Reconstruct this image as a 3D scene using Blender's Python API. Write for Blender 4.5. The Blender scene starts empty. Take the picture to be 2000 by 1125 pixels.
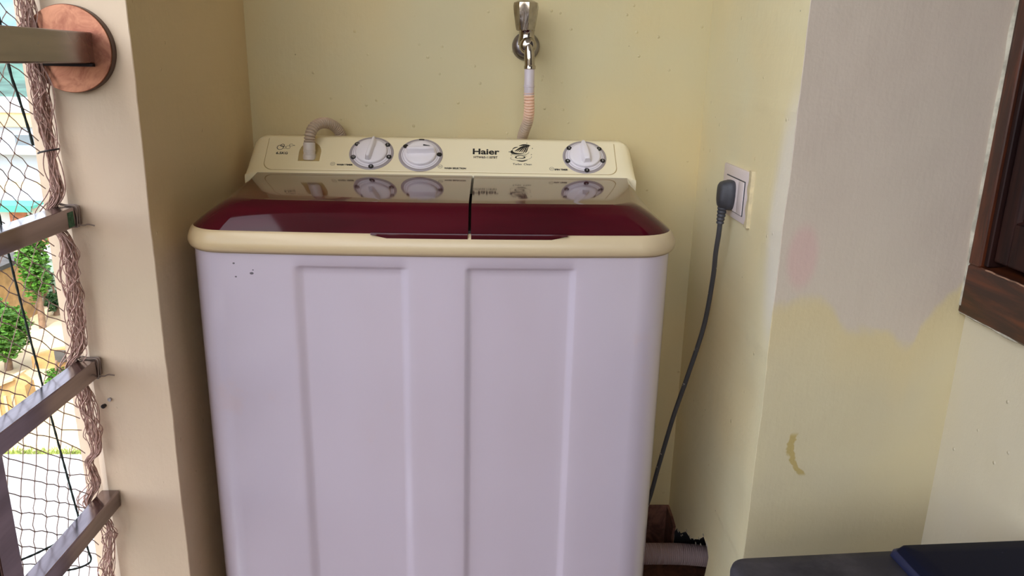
import bpy, bmesh, math, random
from mathutils import Vector, Matrix, noise
random.seed(7)
PI = math.pi
SC = bpy.context.scene
COL = SC.collection

# ------------------------------------------------------------------ camera
H = 1.12                                   # lens height above the balcony floor
YAW, PITCH, ROLL, FPX = 0.039615, 0.28323, 0.021508, 1507.6
fwd0 = Vector((math.sin(YAW), math.cos(YAW), 0)); right0 = Vector((math.cos(YAW), -math.sin(YAW), 0)); up0 = Vector((0, 0, 1))
fw = fwd0*math.cos(PITCH) - up0*math.sin(PITCH)
u2 = up0*math.cos(PITCH) + fwd0*math.sin(PITCH)
rt = right0*math.cos(ROLL) + u2*math.sin(ROLL)
u3 = u2*math.cos(ROLL) - right0*math.sin(ROLL)
cd = bpy.data.cameras.new('camera'); cam = bpy.data.objects.new('camera', cd); COL.objects.link(cam)
cam.matrix_world = Matrix(((rt.x, u3.x, -fw.x, 0), (rt.y, u3.y, -fw.y, 0), (rt.z, u3.z, -fw.z, H), (0, 0, 0, 1)))
cd.sensor_width = 36; cd.lens = 36*FPX/2000; cd.clip_start = 0.02; cd.clip_end = 2000
SC.camera = cam

# ------------------------------------------------------------------ sky, sun, exposure
SUN_EL = math.radians(58)
w = bpy.data.worlds.new('sky'); SC.world = w; w.use_nodes = True
nt = w.node_tree; nt.nodes.clear()
sky = nt.nodes.new('ShaderNodeTexSky'); sky.sky_type = 'NISHITA'; sky.sun_disc = False
sky.sun_elevation = SUN_EL; sky.sun_rotation = math.radians(180); sky.air_density = 1.0; sky.dust_density = 2.5; sky.ozone_density = 1.0
hs = nt.nodes.new('ShaderNodeHueSaturation'); hs.inputs['Saturation'].default_value = 0.5
bg = nt.nodes.new('ShaderNodeBackground'); bg.inputs['Strength'].default_value = 0.55
wo = nt.nodes.new('ShaderNodeOutputWorld')
nt.links.new(sky.outputs[0], hs.inputs['Color']); nt.links.new(hs.outputs[0], bg.inputs[0]); nt.links.new(bg.outputs[0], wo.inputs[0])
sd = bpy.data.lights.new('sun', 'SUN'); sd.energy = 3.0; sd.angle = math.radians(0.6); sd.color = (1, 0.95, 0.86)
sun = bpy.data.objects.new('sun', sd); COL.objects.link(sun)
sdir = Vector((-0.10*math.cos(SUN_EL), 0.995*math.cos(SUN_EL), -math.sin(SUN_EL)))
sun.rotation_euler = sdir.to_track_quat('-Z', 'Y').to_euler(); sun.location = (1, -8, 14)
SC.view_settings.view_transform = 'Standard'; SC.view_settings.look = 'None'
SC.view_settings.gamma = 1; SC.view_settings.use_curve_mapping = False
SC.view_settings.exposure = 0.44
SC.cycles.max_bounces = 14; SC.cycles.diffuse_bounces = 10; SC.cycles.glossy_bounces = 5
SC.cycles.caustics_reflective = False; SC.cycles.caustics_refractive = False

# ------------------------------------------------------------------ materials
def lin(c):
    return tuple(((v/255)/12.92 if v/255 <= 0.04045 else ((v/255+0.055)/1.055)**2.4) for v in c) + (1,)
class NT:
    def __init__(s, name):
        s.m = bpy.data.materials.new(name); s.m.use_nodes = True; s.t = s.m.node_tree; s.n = s.t.nodes
        s.p = s.n['Principled BSDF']
    def new(s, typ, **kw):
        n = s.n.new(typ)
        for k, v in kw.items():
            if hasattr(n, k): setattr(n, k, v)
            else: n.inputs[k.replace('_', ' ')].default_value = v
        return n
    def l(s, a, b): s.t.links.new(a, b)
    def math(s, op, a, b=None, clamp=False):
        n = s.n.new('ShaderNodeMath'); n.operation = op; n.use_clamp = clamp
        for i, v in enumerate((a, b)):
            if v is None: continue
            if isinstance(v, (int, float)): n.inputs[i].default_value = v
            else: s.l(v, n.inputs[i])
        return n.outputs[0]
    def mix(s, f, a, b):
        n = s.n.new('ShaderNodeMix'); n.data_type = 'RGBA'
        for i, v in ((0, f), (6, a), (7, b)):
            if isinstance(v, (int, float, tuple)): n.inputs[i].default_value = v
            else: s.l(v, n.inputs[i])
        return n.outputs[2]
    def noise(s, scale, detail=4, rough=0.55, vec=None, dist=0):
        n = s.n.new('ShaderNodeTexNoise'); n.inputs['Scale'].default_value = scale; n.inputs['Detail'].default_value = detail
        n.inputs['Roughness'].default_value = rough; n.inputs['Distortion'].default_value = dist
        s.l(vec if vec is not None else s.pos(), n.inputs['Vector']); return n.outputs[0]
    def pos(s):
        if not hasattr(s, '_p'): s._p = s.n.new('ShaderNodeNewGeometry').outputs['Position']
        return s._p
    def scaled(s, v):
        m = s.n.new('ShaderNodeVectorMath'); m.operation = 'MULTIPLY'; s.l(s.pos(), m.inputs[0]); m.inputs[1].default_value = v; return m.outputs[0]
    def xyz(s):
        if not hasattr(s, '_x'):
            n = s.n.new('ShaderNodeSeparateXYZ'); s.l(s.pos(), n.inputs[0]); s._x = n.outputs
        return s._x
    def ramp(s, v, lo, hi):
        n = s.n.new('ShaderNodeMapRange'); n.interpolation_type = 'SMOOTHSTEP'
        s.l(v, n.inputs[0]); n.inputs[1].default_value = lo; n.inputs[2].default_value = hi; return n.outputs[0]
    def curve(s, v, pts, x0, x1, y0, y1):
        """piecewise curve y(x) through world-space points"""
        t = s.math('DIVIDE', s.math('SUBTRACT', v, x0), x1-x0, True)
        n = s.n.new('ShaderNodeFloatCurve'); c = n.mapping.curves[0]
        pts = [((x-x0)/(x1-x0), (y-y0)/(y1-y0)) for x, y in pts]
        c.points[0].location = pts[0]; c.points[1].location = pts[-1]
        for q in pts[1:-1]: c.points.new(*q)
        n.mapping.update(); s.l(t, n.inputs['Value'])
        return s.math('ADD', s.math('MULTIPLY', n.outputs[0], y1-y0), y0)
    def bump(s, h, strength, dist):
        b = s.n.new('ShaderNodeBump'); b.inputs['Strength'].default_value = strength; b.inputs['Distance'].default_value = dist
        s.l(h, b.inputs['Height']); s.l(b.outputs[0], s.p.inputs['Normal']); return b
    def set(s, **kw):
        for k, v in kw.items(): s.p.inputs[k.replace('_', ' ')].default_value = v
        return s
    def base(s, v):
        if isinstance(v, tuple): s.p.inputs['Base Color'].default_value = v
        else: s.l(v, s.p.inputs['Base Color'])

def simple(name, rgb, rough=0.5, metal=0.0, var=0.0, vscale=20, bump=0.0, bscale=200, **kw):
    t = NT(name); c = lin(rgb)
    if var:
        d = tuple(max(0, x*(1-var)) for x in c[:3])+(1,); e = tuple(min(1, x*(1+var*0.6)) for x in c[:3])+(1,)
        t.base(t.mix(t.ramp(t.noise(vscale), 0.3, 0.7), d, e))
    else: t.base(c)
    t.set(Roughness=rough, Metallic=metal, **kw)
    if bump: t.bump(t.noise(bscale, 3), bump, 0.001)
    return t.m

def paint(name, rgb, tint, extra=None, specks=True, brush=(1, 1, 0.12)):
    """hand-brushed oil paint on plaster: brush streaks, pimples, small dark specks"""
    t = NT(name)
    c = t.mix(t.ramp(t.noise(3.0, 3), 0.35, 0.7), lin(rgb), lin(tint))
    if extra: c = extra(t, c)
    if specks:
        v = t.new('ShaderNodeTexVoronoi'); v.inputs['Scale'].default_value = 24; t.l(t.pos(), v.inputs['Vector'])
        sc = t.new('ShaderNodeSeparateColor'); t.l(v.outputs['Color'], sc.inputs[0])
        far = t.math('LESS_THAN', v.outputs['Distance'], t.math('MULTIPLY', sc.outputs[1], 0.036))
        pick = t.math('GREATER_THAN', sc.outputs[0], 0.7)
        c = t.mix(t.math('MULTIPLY', t.math('MULTIPLY', far, pick), 0.6), c, lin((95, 82, 60)))
    t.base(c)
    st = t.noise(150, 3, 0.6, t.scaled(brush)); fine = t.noise(55, 4, 0.6); big = t.noise(7, 2)
    v2 = t.new('ShaderNodeTexVoronoi'); v2.inputs['Scale'].default_value = 42; t.l(t.pos(), v2.inputs['Vector'])
    s2 = t.new('ShaderNodeSeparateColor'); t.l(v2.outputs['Color'], s2.inputs[0])
    pim = t.math('MULTIPLY', t.ramp(v2.outputs['Distance'], 0.16, 0.02), t.math('GREATER_THAN', s2.outputs[1], 0.86))
    h = t.math('ADD', t.math('ADD', t.math('MULTIPLY', st, 0.14), t.math('MULTIPLY', fine, 0.40)), t.math('ADD', t.math('MULTIPLY', pim, 1.0), t.math('MULTIPLY', big, 2.5)))
    t.bump(h, 0.5, 0.0036)
    t.set(Roughness=0.5, Specular_IOR_Level=0.35)
    return t.m

def socket_extra(t, c):
    x, y, z = t.xyz()
    # pale re-plastered edge and a rubbed lilac spot beside the outer corner
    d = t.math('SQRT', t.math('ADD', t.math('POWER', t.math('DIVIDE', t.math('SUBTRACT', y, 1.130), 0.062), 2.0), t.math('POWER', t.math('DIVIDE', t.math('SUBTRACT', z, 0.90), 0.20), 2.0)))
    return t.mix(t.math('MULTIPLY', t.ramp(d, 1.2, 0.55), 0.55), c, lin((232, 226, 222)))
def pier_extra(t, c):
    x, y, z = t.xyz()
    edge = t.curve(x, [(0.445, 0.76), (0.467, 0.765), (0.530, 0.774), (0.569, 0.732), (0.611, 0.724), (0.640, 0.724), (0.673, 0.699), (0.692, 0.733), (0.745, 0.80), (0.80, 0.84)], 0.445, 0.80, 0.65, 0.9)
    nz = t.math('MULTIPLY', t.math('SUBTRACT', t.noise(28, 3), 0.5), 0.035)
    m = t.ramp(t.math('ADD', t.math('SUBTRACT', z, edge), nz), -0.012, 0.014)
    c = t.mix(m, c, t.mix(t.ramp(t.noise(2.2, 2), 0.35, 0.65), lin((201, 187, 168)), lin((196, 180, 163))))
    near = t.math('MULTIPLY', t.ramp(t.math('SUBTRACT', edge, z), 0.14, 0.0), t.math('SUBTRACT', 1.0, m))
    c = t.mix(t.math('MULTIPLY', near, 0.7), c, lin((208, 189, 144)))
    d = t.math('SQRT', t.math('ADD', t.math('POWER', t.math('DIVIDE', t.math('SUBTRACT', x, 0.487), 0.026), 2.0), t.math('POWER', t.math('DIVIDE', t.math('SUBTRACT', z, 0.845), 0.055), 2.0)))
    c = t.mix(t.math('MULTIPLY', t.ramp(d, 1.15, 0.6), 0.55), c, lin((205, 165, 158)))
    # ochre drip
    xc = t.curve(z, [(0.470, 0.5345), (0.476, 0.531), (0.490, 0.520), (0.508, 0.512), (0.525, 0.507), (0.545, 0.512), (0.552, 0.514)], 0.470, 0.552, 0.45, 0.6)
    dx = t.math('ABSOLUTE', t.math('ADD', t.math('SUBTRACT', x, xc), t.math('MULTIPLY', t.math('SUBTRACT', t.noise(90, 2), 0.5), 0.012)))
    inz = t.math('MULTIPLY', t.ramp(z, 0.470, 0.477), t.ramp(z, 0.553, 0.543))
    c = t.mix(t.math('MULTIPLY', t.math('MULTIPLY', t.ramp(dx, 0.0075, 0.004), inz), 0.75), c, lin((170, 146, 76)))
    return c
M = {}
M['back'] = paint('paint_back_wall', (211, 193, 146), (204, 193, 154))
M['left'] = paint('paint_left_pier', (224, 201, 174), (218, 199, 170))
M['niche'] = paint('paint_niche_side', (220, 199, 164), (214, 197, 162))
M['socket'] = paint('paint_socket_wall', (233, 218, 174), (228, 219, 182), socket_extra)
M['pier'] = paint('paint_right_pier', (205, 191, 152), (198, 186, 154), pier_extra)
M['right'] = paint('paint_right_wall', (208, 196, 168), (204, 194, 172))
M['ceil'] = simple('white_ceiling', (225, 222, 212), 0.8)
M['outer'] = simple('outer_render', (205, 198, 180), 0.8)
def tile_mat(name, a, b):
    t = NT(name); n = t.noise(14, 6, 0.7, dist=2.0)
    t.base(t.mix(t.ramp(n, 0.35, 0.65), lin(a), lin(b))); t.set(Roughness=0.4); t.bump(n, 0.2, 0.002); return t.m
M['tile'] = tile_mat('red_marble_tile', (86, 54, 46), (134, 94, 80))
M['floor'] = tile_mat('red_floor_tile', (94, 58, 46), (128, 84, 66))
M['plaster'] = simple('broken_plaster', (188, 180, 160), 0.9, 0, 0.3, 60, 0.6, 150)
M['holeblack'] = simple('hole_black', (26, 25, 30), 0.8, 0, 0.4, 60)
# machine
def cab_mat():
    t = NT('white_painted_steel')
    x, y, z = t.xyz()
    v = t.new('ShaderNodeTexVoronoi'); v.inputs['Scale'].default_value = 11; t.l(t.pos(), v.inputs['Vector'])
    s = t.new('ShaderNodeSeparateColor'); t.l(v.outputs['Color'], s.inputs[0])
    chip = t.math('MULTIPLY', t.math('LESS_THAN', v.outputs['Distance'], 0.02), t.math('GREATER_THAN', s.outputs[0], 0.8))
    c = t.mix(t.ramp(t.noise(4, 3, 0.5, t.scaled((1, 1, 0.35))), 0.4, 0.7), lin((195, 184, 197)), lin((191, 179, 190)))
    rust = t.math('MULTIPLY', t.ramp(t.noise(9, 5, 0.65), 0.62, 0.75), 0.22)
    c = t.mix(rust, c, lin((205, 176, 170)))
    c = t.mix(t.math('MULTIPLY', chip, 0.35), c, lin((70, 60, 60)))
    # two larger chips near the top left corner
    for px, pz, r in ((-0.3445, 0.8112, 0.0030), (-0.3688, 0.8054, 0.0016), (-0.3705, 0.826, 0.0018), (-0.342, 0.8165, 0.0014)):
        d = t.math('SQRT', t.math('ADD', t.math('POWER', t.math('SUBTRACT', x, px), 2.0), t.math('POWER', t.math('MULTIPLY', t.math('SUBTRACT', z, pz), 1.5), 2.0)))
        c = t.mix(t.math('MULTIPLY', t.math('LESS_THAN', t.math('ADD', d, t.math('MULTIPLY', t.math('SUBTRACT', t.noise(300, 2), 0.5), 0.002)), r), 0.85), c, lin((45, 40, 48)))
    t.base(c); t.set(Roughness=0.30, Specular_IOR_Level=0.6, Coat_Weight=1.0, Coat_Roughness=0.20); t.bump(t.noise(420, 2), 0.04, 0.0006); return t.m
M['cabinet'] = cab_mat()
def cream_mat(name, a, b):
    t = NT(name); x, y, z = t.xyz()
    # plastic yellowed towards the left end
    f = t.math('MULTIPLY', t.ramp(x, 0.0, -0.45), t.ramp(t.noise(5, 3), 0.1, 0.8))
    t.base(t.mix(f, lin(a), lin(b))); t.set(Roughness=0.3); t.bump(t.noise(300, 2), 0.04, 0.0006); return t.m
M['cream'] = cream_mat('cream_plastic', (240, 228, 194), (230, 212, 166))
M['creamrim'] = cream_mat('cream_rim_plastic', (206, 186, 150), (206, 181, 137))
t = NT('maroon_clear_plastic'); t.base(t.mix(t.ramp(t.noise(30, 2, 0.5, t.scaled((0.2, 1, 1))), 0.3, 0.7), lin((60, 10, 20)), lin((74, 13, 25))))
t.set(Roughness=0.06, IOR=1.30); M['lid'] = t.m
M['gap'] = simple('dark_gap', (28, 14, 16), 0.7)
M['ink'] = simple('black_print', (24, 24, 24), 0.5)
M['inkgrey'] = simple('grey_print', (120, 112, 96), 0.5)
M['dialgrey'] = simple('grey_dial_plastic', (166, 156, 156), 0.35)
M['knob'] = simple('white_knob_plastic', (232, 226, 230), 0.28)
M['ringline'] = simple('dial_line_print', (150, 142, 150), 0.4)
M['dot'] = simple('black_dial_dot', (22, 20, 22), 0.4)
M['digit'] = simple('white_digit', (190, 186, 186), 0.5)
# fittings
M['chrome'] = simple('worn_chrome', (170, 162, 154), 0.09, 1.0, 0.2, 60)
M['chromedull'] = simple('dull_chrome', (150, 145, 150), 0.3, 1.0, 0.25, 60)
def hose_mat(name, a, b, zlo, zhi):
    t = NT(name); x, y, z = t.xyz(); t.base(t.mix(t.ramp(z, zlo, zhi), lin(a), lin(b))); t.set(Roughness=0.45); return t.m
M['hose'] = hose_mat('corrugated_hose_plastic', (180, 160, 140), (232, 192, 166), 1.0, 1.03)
M['cuff'] = simple('lilac_cuff_plastic', (205, 194, 200), 0.4)
M['cuffgrey'] = simple('grey_cuff_plastic', (208, 196, 184), 0.4)
M['drain'] = simple('grey_drain_hose_plastic', (176, 152, 150), 0.45)
M['plug'] = simple('grey_rubber', (62, 62, 68), 0.55, 0, 0.25, 60, 0.3, 300)
t = NT('scuffed_grey_cord'); c = t.mix(t.math('MULTIPLY', t.math('GREATER_THAN', t.noise(60, 2), 0.68), 0.8), lin((66, 66, 70)), lin((170, 165, 160))); t.base(c); t.set(Roughness=0.55); M['cord'] = t.m
M['switch'] = simple('white_switch_plastic', (222, 208, 206), 0.35)
M['paintedge'] = simple('yellow_paint_smear', (216, 200, 162), 0.5, 0, 0.15, 60)
def steel(name, a, b, rough, streak=(1, 0.08, 1), metal=1.0):
    t = NT(name); n = t.noise(40, 4, 0.6, t.scaled(streak)); n2 = t.noise(18, 3)
    t.base(t.mix(t.ramp(n, 0.3, 0.7), lin(a), lin(b))); t.set(Metallic=metal)
    t.l(t.math('ADD', t.math('MULTIPLY', n2, 0.25), rough-0.12), t.p.inputs['Roughness']); return t.m
M['rail'] = steel('weathered_steel', (122, 110, 110), (148, 134, 134), 0.17)
M['handrail'] = steel('brushed_steel', (148, 140, 140), (164, 154, 152), 0.26)
t = NT('tarnished_copper_steel'); n = t.noise(30, 5, 0.65, dist=1.2)
t.base(t.mix(t.ramp(n, 0.3, 0.7), lin((136, 86, 70)), lin((182, 128, 102)))); t.set(Metallic=0.9, Roughness=0.38); M['flange'] = t.m
M['net'] = simple('brown_nylon_net', (186, 150, 138), 0.75, 0, 0.3, 200)
M['netline'] = simple('net_thread', (158, 132, 120), 0.75)
M['rope'] = simple('dark_green_rope', (40, 52, 48), 0.8, 0, 0.3, 300)
M['tie'] = simple('black_cable_tie', (34, 24, 24), 0.5)
M['tiewire'] = simple('white_tie_wire', (140, 124, 116), 0.5)
M['moss'] = simple('green_paint_stain', (52, 92, 66), 0.8, 0, 0.5, 150)
# wood
def wood_mat(name, a, b, axis):
    t = NT(name); n = t.noise(18, 6, 0.65, t.scaled(axis), 0.6)
    t.base(t.mix(t.ramp(n, 0.35, 0.7), lin(a), lin(b))); t.set(Roughness=0.38, Coat_Weight=0.15); t.bump(n, 0.25, 0.002)
    if 'dark' in name: t.set(Coat_Weight=0.0, Specular_IOR_Level=0.2, Roughness=0.5)
    return t.m
M['woodz'] = wood_mat('varnished_wood_upright', (50, 22, 11), (104, 48, 20), (3, 3, 0.3))
M['woody'] = wood_mat('varnished_wood_rail', (48, 22, 12), (94, 45, 20), (3, 0.3, 3))
M['wooddark'] = wood_mat('dark_wood_shutter', (28, 13, 12), (50, 24, 18), (3, 3, 0.3))
M['woodworn'] = simple('worn_wood_edge', (150, 112, 88), 0.7, 0, 0.4, 90)
# boxes
t = NT('dusty_black_plastic'); t.base(t.mix(t.ramp(t.noise(13, 5, 0.7), 0.35, 0.75), lin((44, 42, 48)), lin((70, 66, 70)))); t.set(Roughness=0.55, Specular_IOR_Level=0.25); t.bump(t.noise(160, 3), 0.15, 0.001); M['black'] = t.m
t = NT('navy_plastic'); t.base(t.mix(t.math('MULTIPLY', t.math('GREATER_THAN', t.noise(70, 2), 0.74), 0.4), lin((11, 14, 32)), lin((60, 64, 84)))); t.set(Roughness=0.55, Specular_IOR_Level=0.12); M['navy'] = t.m
# outside
M['concrete'] = simple('pale_concrete_yard', (156, 160, 164), 0.85, 0, 0.1, 0.5)
M['sand'] = simple('sandy_ground', (190, 170, 134), 0.95, 0, 0.2, 0.8)
M['leaf'] = simple('bright_leaves', (66, 112, 26), 0.6, 0, 0.45, 3.0)
M['leafdark'] = simple('dark_leaves', (44, 78, 34), 0.6, 0, 0.45, 3.0)
M['bark'] = simple('brown_bark', (120, 96, 76), 0.9, 0, 0.3, 8)
M['white'] = simple('white_house_paint', (196, 200, 204), 0.8)
M['paleblue'] = simple('pale_blue_house_paint', (160, 174, 190), 0.8)
M['beige'] = simple('beige_parapet_paint', (188, 164, 124), 0.8)
M['teal'] = simple('teal_metal_sheet', (58, 150, 128), 0.5)
M['tan'] = simple('tan_masonry', (170, 136, 88), 0.9, 0, 0.25, 3)
M['orange'] = simple('terracotta_paint', (170, 110, 82), 0.85, 0, 0.2, 3)
M['mint'] = simple('mint_wall_paint', (158, 186, 170), 0.8, 0, 0.15, 2)
M['window'] = simple('dark_window_glass', (96, 108, 116), 0.15)
M['asphalt'] = simple('dark_rubble', (74, 72, 70), 0.9, 0, 0.3, 3)
M['hill'] = simple('wooded_hill', (68, 100, 90), 0.9, 0, 0.5, 0.12)
M['sky_hill'] = simple('sky_haze_blue', (104, 132, 142), 0.95, 0, 0.3, 0.05)
M['grass'] = simple('dry_grass', (150, 168, 84), 0.9, 0, 0.4, 3)

# ------------------------------------------------------------------ helpers
ROOT = {}
def thing(name, label, cat, loc=(0, 0, 0), group=None, kind=None):
    o = bpy.data.objects.new(name, None); o.empty_display_size = 0.05; COL.objects.link(o); o.location = loc
    if label: o['label'] = label
    if cat: o['category'] = cat
    if group: o['group'] = group
    if kind: o['kind'] = kind
    ROOT[o] = Vector(loc); return o
def obj(name, bm, mat, parent=None, smooth=None, label=None, cat=None, kind=None, group=None):
    """link bm (in world coordinates) as one mesh object"""
    me = bpy.data.meshes.new(name)
    bmesh.ops.recalc_face_normals(bm, faces=bm.faces)
    if parent is not None:
        bmesh.ops.translate(bm, verts=bm.verts, vec=-ROOT[parent])
    for f in bm.faces: f.smooth = smooth is not None
    if smooth:
        lim = math.radians(smooth)
        for e in bm.edges:
            if len(e.link_faces) == 2: e.smooth = e.calc_face_angle(0) < lim
    bm.to_mesh(me); bm.free()
    for m in (mat if isinstance(mat, list) else [mat]): me.materials.append(m)
    o = bpy.data.objects.new(name, me); COL.objects.link(o)
    if parent is not None: o.parent = parent; ROOT[o] = ROOT[parent]
    else: ROOT[o] = Vector((0, 0, 0))
    if label: o['label'] = label
    if cat: o['category'] = cat
    if kind: o['kind'] = kind
    if group: o['group'] = group
    return o
def B(): return bmesh.new()
def box(bm, a, b, bev=0, seg=2, mat=None):
    r = bmesh.ops.create_cube(bm, size=1)
    vs = r['verts']
    for v in vs: v.co = Vector([(a[i]+b[i])/2 + v.co[i]*(b[i]-a[i]) for i in range(3)])
    if bev:
        es = list({e for v in vs for e in v.link_edges})
        vs = list({v for f in bmesh.ops.bevel(bm, geom=es, offset=bev, segments=seg, affect='EDGES', profile=0.5)['faces'] for v in f.verts} | {v for v in vs if v.is_valid})
    if mat is not None: bmesh.ops.transform(bm, matrix=mat, verts=vs)
    return vs
def loft(bm, rings, cap=True, closed=True):
    R = [[bm.verts.new(p) for p in r] for r in rings]; n = len(R[0])
    for i in range(len(R)-1):
        for j in range(n if closed else n-1):
            k = (j+1) % n
            bm.faces.new((R[i][j], R[i][k], R[i+1][k], R[i+1][j]))
    if cap:
        for r in (R[0], R[-1]):
            try: bm.faces.new(r)
            except ValueError: pass
    return R
def frame_z(n):
    n = n.normalized(); a = Vector((0, 0, 1)) if abs(n.z) < 0.9 else Vector((1, 0, 0))
    x = a.cross(n).normalized(); return x, n.cross(x)
def lathe(bm, prof, o, axis, seg=32):
    """prof: list of (radius, height along axis)"""
    axis = Vector(axis).normalized(); x, y = frame_z(axis); o = Vector(o)
    rings = [[o + axis*h + x*(r*math.cos(2*PI*k/seg)) + y*(r*math.sin(2*PI*k/seg)) for k in range(seg)] for r, h in prof]
    loft(bm, rings)
def smooth_path(pts, n=12):
    P = [Vector(p) for p in pts]; P = [P[0]*2-P[1]] + P + [P[-1]*2-P[-2]]; out = []
    for i in range(1, len(P)-2):
        for k in range(n):
            t = k/n; a, b, c, d = P[i-1:i+3]
            out.append(0.5*((2*b) + (c-a)*t + (2*a-5*b+4*c-d)*t*t + (3*b-a-3*c+d)*t**3))
    out.append(P[-2]); return out
def resample(path, step):
    L = [0]
    for a, b in zip(path, path[1:]): L.append(L[-1]+(b-a).length)
    n = max(2, int(L[-1]/step)); out = []; i = 0
    for k in range(n+1):
        s = L[-1]*k/n
        while i < len(L)-2 and L[i+1] < s: i += 1
        d = L[i+1]-L[i]; out.append(path[i].lerp(path[i+1], (s-L[i])/d if d > 0 else 0))
    return out
def tube(bm, path, rad, seg=8, cap=True):
    path = [Vector(p) for p in path]; x = None; rings = []
    for i, p in enumerate(path):
        t = (path[min(i+1, len(path)-1)] - path[max(i-1, 0)]).normalized()
        if x is None: x, y = frame_z(t)
        else:
            x = (x - t*x.dot(t)).normalized(); y = t.cross(x)
        r = rad(i) if callable(rad) else rad
        rings.append([p + x*(r*math.cos(2*PI*k/seg)) + y*(r*math.sin(2*PI*k/seg)) for k in range(seg)])
    loft(bm, rings, cap)
def corrugated(bm, pts, r, pitch, depth, seg=14):
    path = resample(smooth_path(pts, 16), pitch/4)
    tube(bm, path, lambda i: r - depth*(0, 0.1, 1, 0.25)[i % 4], seg)
def prism(bm, poly, a, b, axes=(0, 1, 2)):
    """polygon in the plane of axes[0],axes[1], extruded from a to b along axes[2]"""
    def pt(u, v, w):
        c = [0, 0, 0]; c[axes[0]] = u; c[axes[1]] = v; c[axes[2]] = w; return Vector(c)
    loft(bm, [[pt(u, v, a) for u, v in poly], [pt(u, v, b) for u, v in poly]])
def boolean(o, bm_cut):
    me = bpy.data.meshes.new('cut'); bmesh.ops.recalc_face_normals(bm_cut, faces=bm_cut.faces); bm_cut.to_mesh(me); bm_cut.free()
    c = bpy.data.objects.new('cut', me); COL.objects.link(c)
    if o.parent: c.location = o.parent.location - ROOT[o] - o.parent.location if False else -Vector((0, 0, 0))
    md = o.modifiers.new('b', 'BOOLEAN'); md.operation = 'DIFFERENCE'; md.object = c; md.solver = 'EXACT'
    bpy.context.view_layer.update()
    dg = bpy.context.evaluated_depsgraph_get()
    new = bpy.data.meshes.new_from_object(o.evaluated_get(dg)); o.modifiers.clear(); old = o.data; o.data = new; bpy.data.meshes.remove(old)
    bpy.data.objects.remove(c); bpy.data.meshes.remove(me); new.name = o.name
def text_bm(s, size, mat, bm=None, xscale=1.0, bold=0.0, depth=0.0):
    cu = bpy.data.curves.new('txt', 'FONT'); cu.body = s; cu.size = size; cu.align_x = 'CENTER'; cu.align_y = 'CENTER'
    cu.offset = bold; cu.extrude = depth; cu.resolution_u = 4
    o = bpy.data.objects.new('txt', cu); COL.objects.link(o); bpy.context.view_layer.update()
    me = bpy.data.meshes.new_from_object(o.evaluated_get(bpy.context.evaluated_depsgraph_get()))
    bpy.data.objects.remove(o); bpy.data.curves.remove(cu)
    me.transform(mat @ Matrix.Diagonal((xscale, 1, 1, 1)))
    bm = bm or bmesh.new(); bm.from_mesh(me); bpy.data.meshes.remove(me); return bm

# ------------------------------------------------------------------ room shell
def wall(name, poly, z0, z1, mat, jit=(), amp=0.0012, nz=200, label=None):
    """vertical prism; the listed corners wander a little, like hand-plastered edges"""
    bm = B(); rings = []
    for k in range(nz+1):
        z = z0+(z1-z0)*k/nz; r = []
        for i, (x, y) in enumerate(poly):
            if i in jit:
                x += amp*noise.noise(Vector((z*9, 0, 0.5)))*1.6 + amp*0.9*noise.noise(Vector((z*40, 0, 2)))
                y += amp*noise.noise(Vector((z*9, 0, 7.5)))
            r.append(Vector((x, y, z)))
        rings.append(r)
    loft(bm, rings)
    return obj(name, bm, mat, kind='structure')
XS, XRW, YP, YL, YB = 0.452, 0.7587, 1.128, 1.098, 1.62
CZ = 2.65
bm = B(); box(bm, (-0.62, -2.6, -0.14), (1.4, 1.75, 0.0)); obj('floor', bm, M['floor'], kind='structure')
bm = B(); box(bm, (-0.9, -2.6, CZ), (6.0, 22, CZ+0.15)); obj('ceiling', bm, M['ceil'], kind='structure')
wall('wall_back', [(-0.62, YB), (0.95, YB), (0.95, YB+0.13), (-0.62, YB+0.13)], 0, CZ, M['back'])
c = 0.0010
pl_ = wall('wall_left', [(-0.6235, 1.106), (-0.597, 1.105), (-0.590, 1.101), (-0.585, YL), (-0.473-c, YL), (-0.473, YL+c), (-0.473, YB), (-0.6235, YB)], 0, CZ, [M['left'], M['niche']], jit=(4, 5), amp=0.0009)
for p in pl_.data.polygons:
    if p.normal.x > 0.9: p.material_index = 1
# right pier: its socket side and its front are one plastered mass with a hole knocked in the foot for the drain pipe
pier = wall('wall_right_pier', [(XS+0.0008, YP), (XS, YP+0.0008), (XS, YB), (0.95, YB), (0.95, YP), ], 0, CZ, [M['pier'], M['socket'], M['holeblack']], jit=(0, 1), amp=0.0012)
cut = B(); hp = [(1.555, -0.05), (1.55, 0.085), (1.53, 0.105), (1.50, 0.112), (1.465, 0.140), (1.43, 0.148), (1.40, 0.165), (1.37, 0.185), (1.345, 0.208), (1.318, 0.203), (1.302, 0.19), (1.306, 0.165), (1.313, 0.14), (1.304, 0.10), (1.31, 0.06), (1.30, -0.05)]
prism(cut, hp, XS-0.05, 0.72, (1, 2, 0)); boolean(pier, cut)
for p in pier.data.polygons:
    p.use_smooth = False
    if p.normal.x < -0.9: p.material_index = 1
    if XS+0.004 < p.center.x < 0.73 and 1.29 < p.center.y < 1.57 and p.center.z < 0.22: p.material_index = 2      # inside of the hole coloured near-black
wall('wall_right', [(XRW, -2.6), (XRW+0.14, -2.6), (XRW+0.14, -1.20), (XRW, -1.20)], 0, CZ, M['right'])
bm = B(); box(bm, (XRW, -1.20, 0), (XRW+0.14, YP+0.01, 0.765)); box(bm, (XRW, -1.20, 2.02), (XRW+0.14, YP+0.01, CZ)); obj('wall_right_below_window', bm, M['right'], kind='structure')
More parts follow.
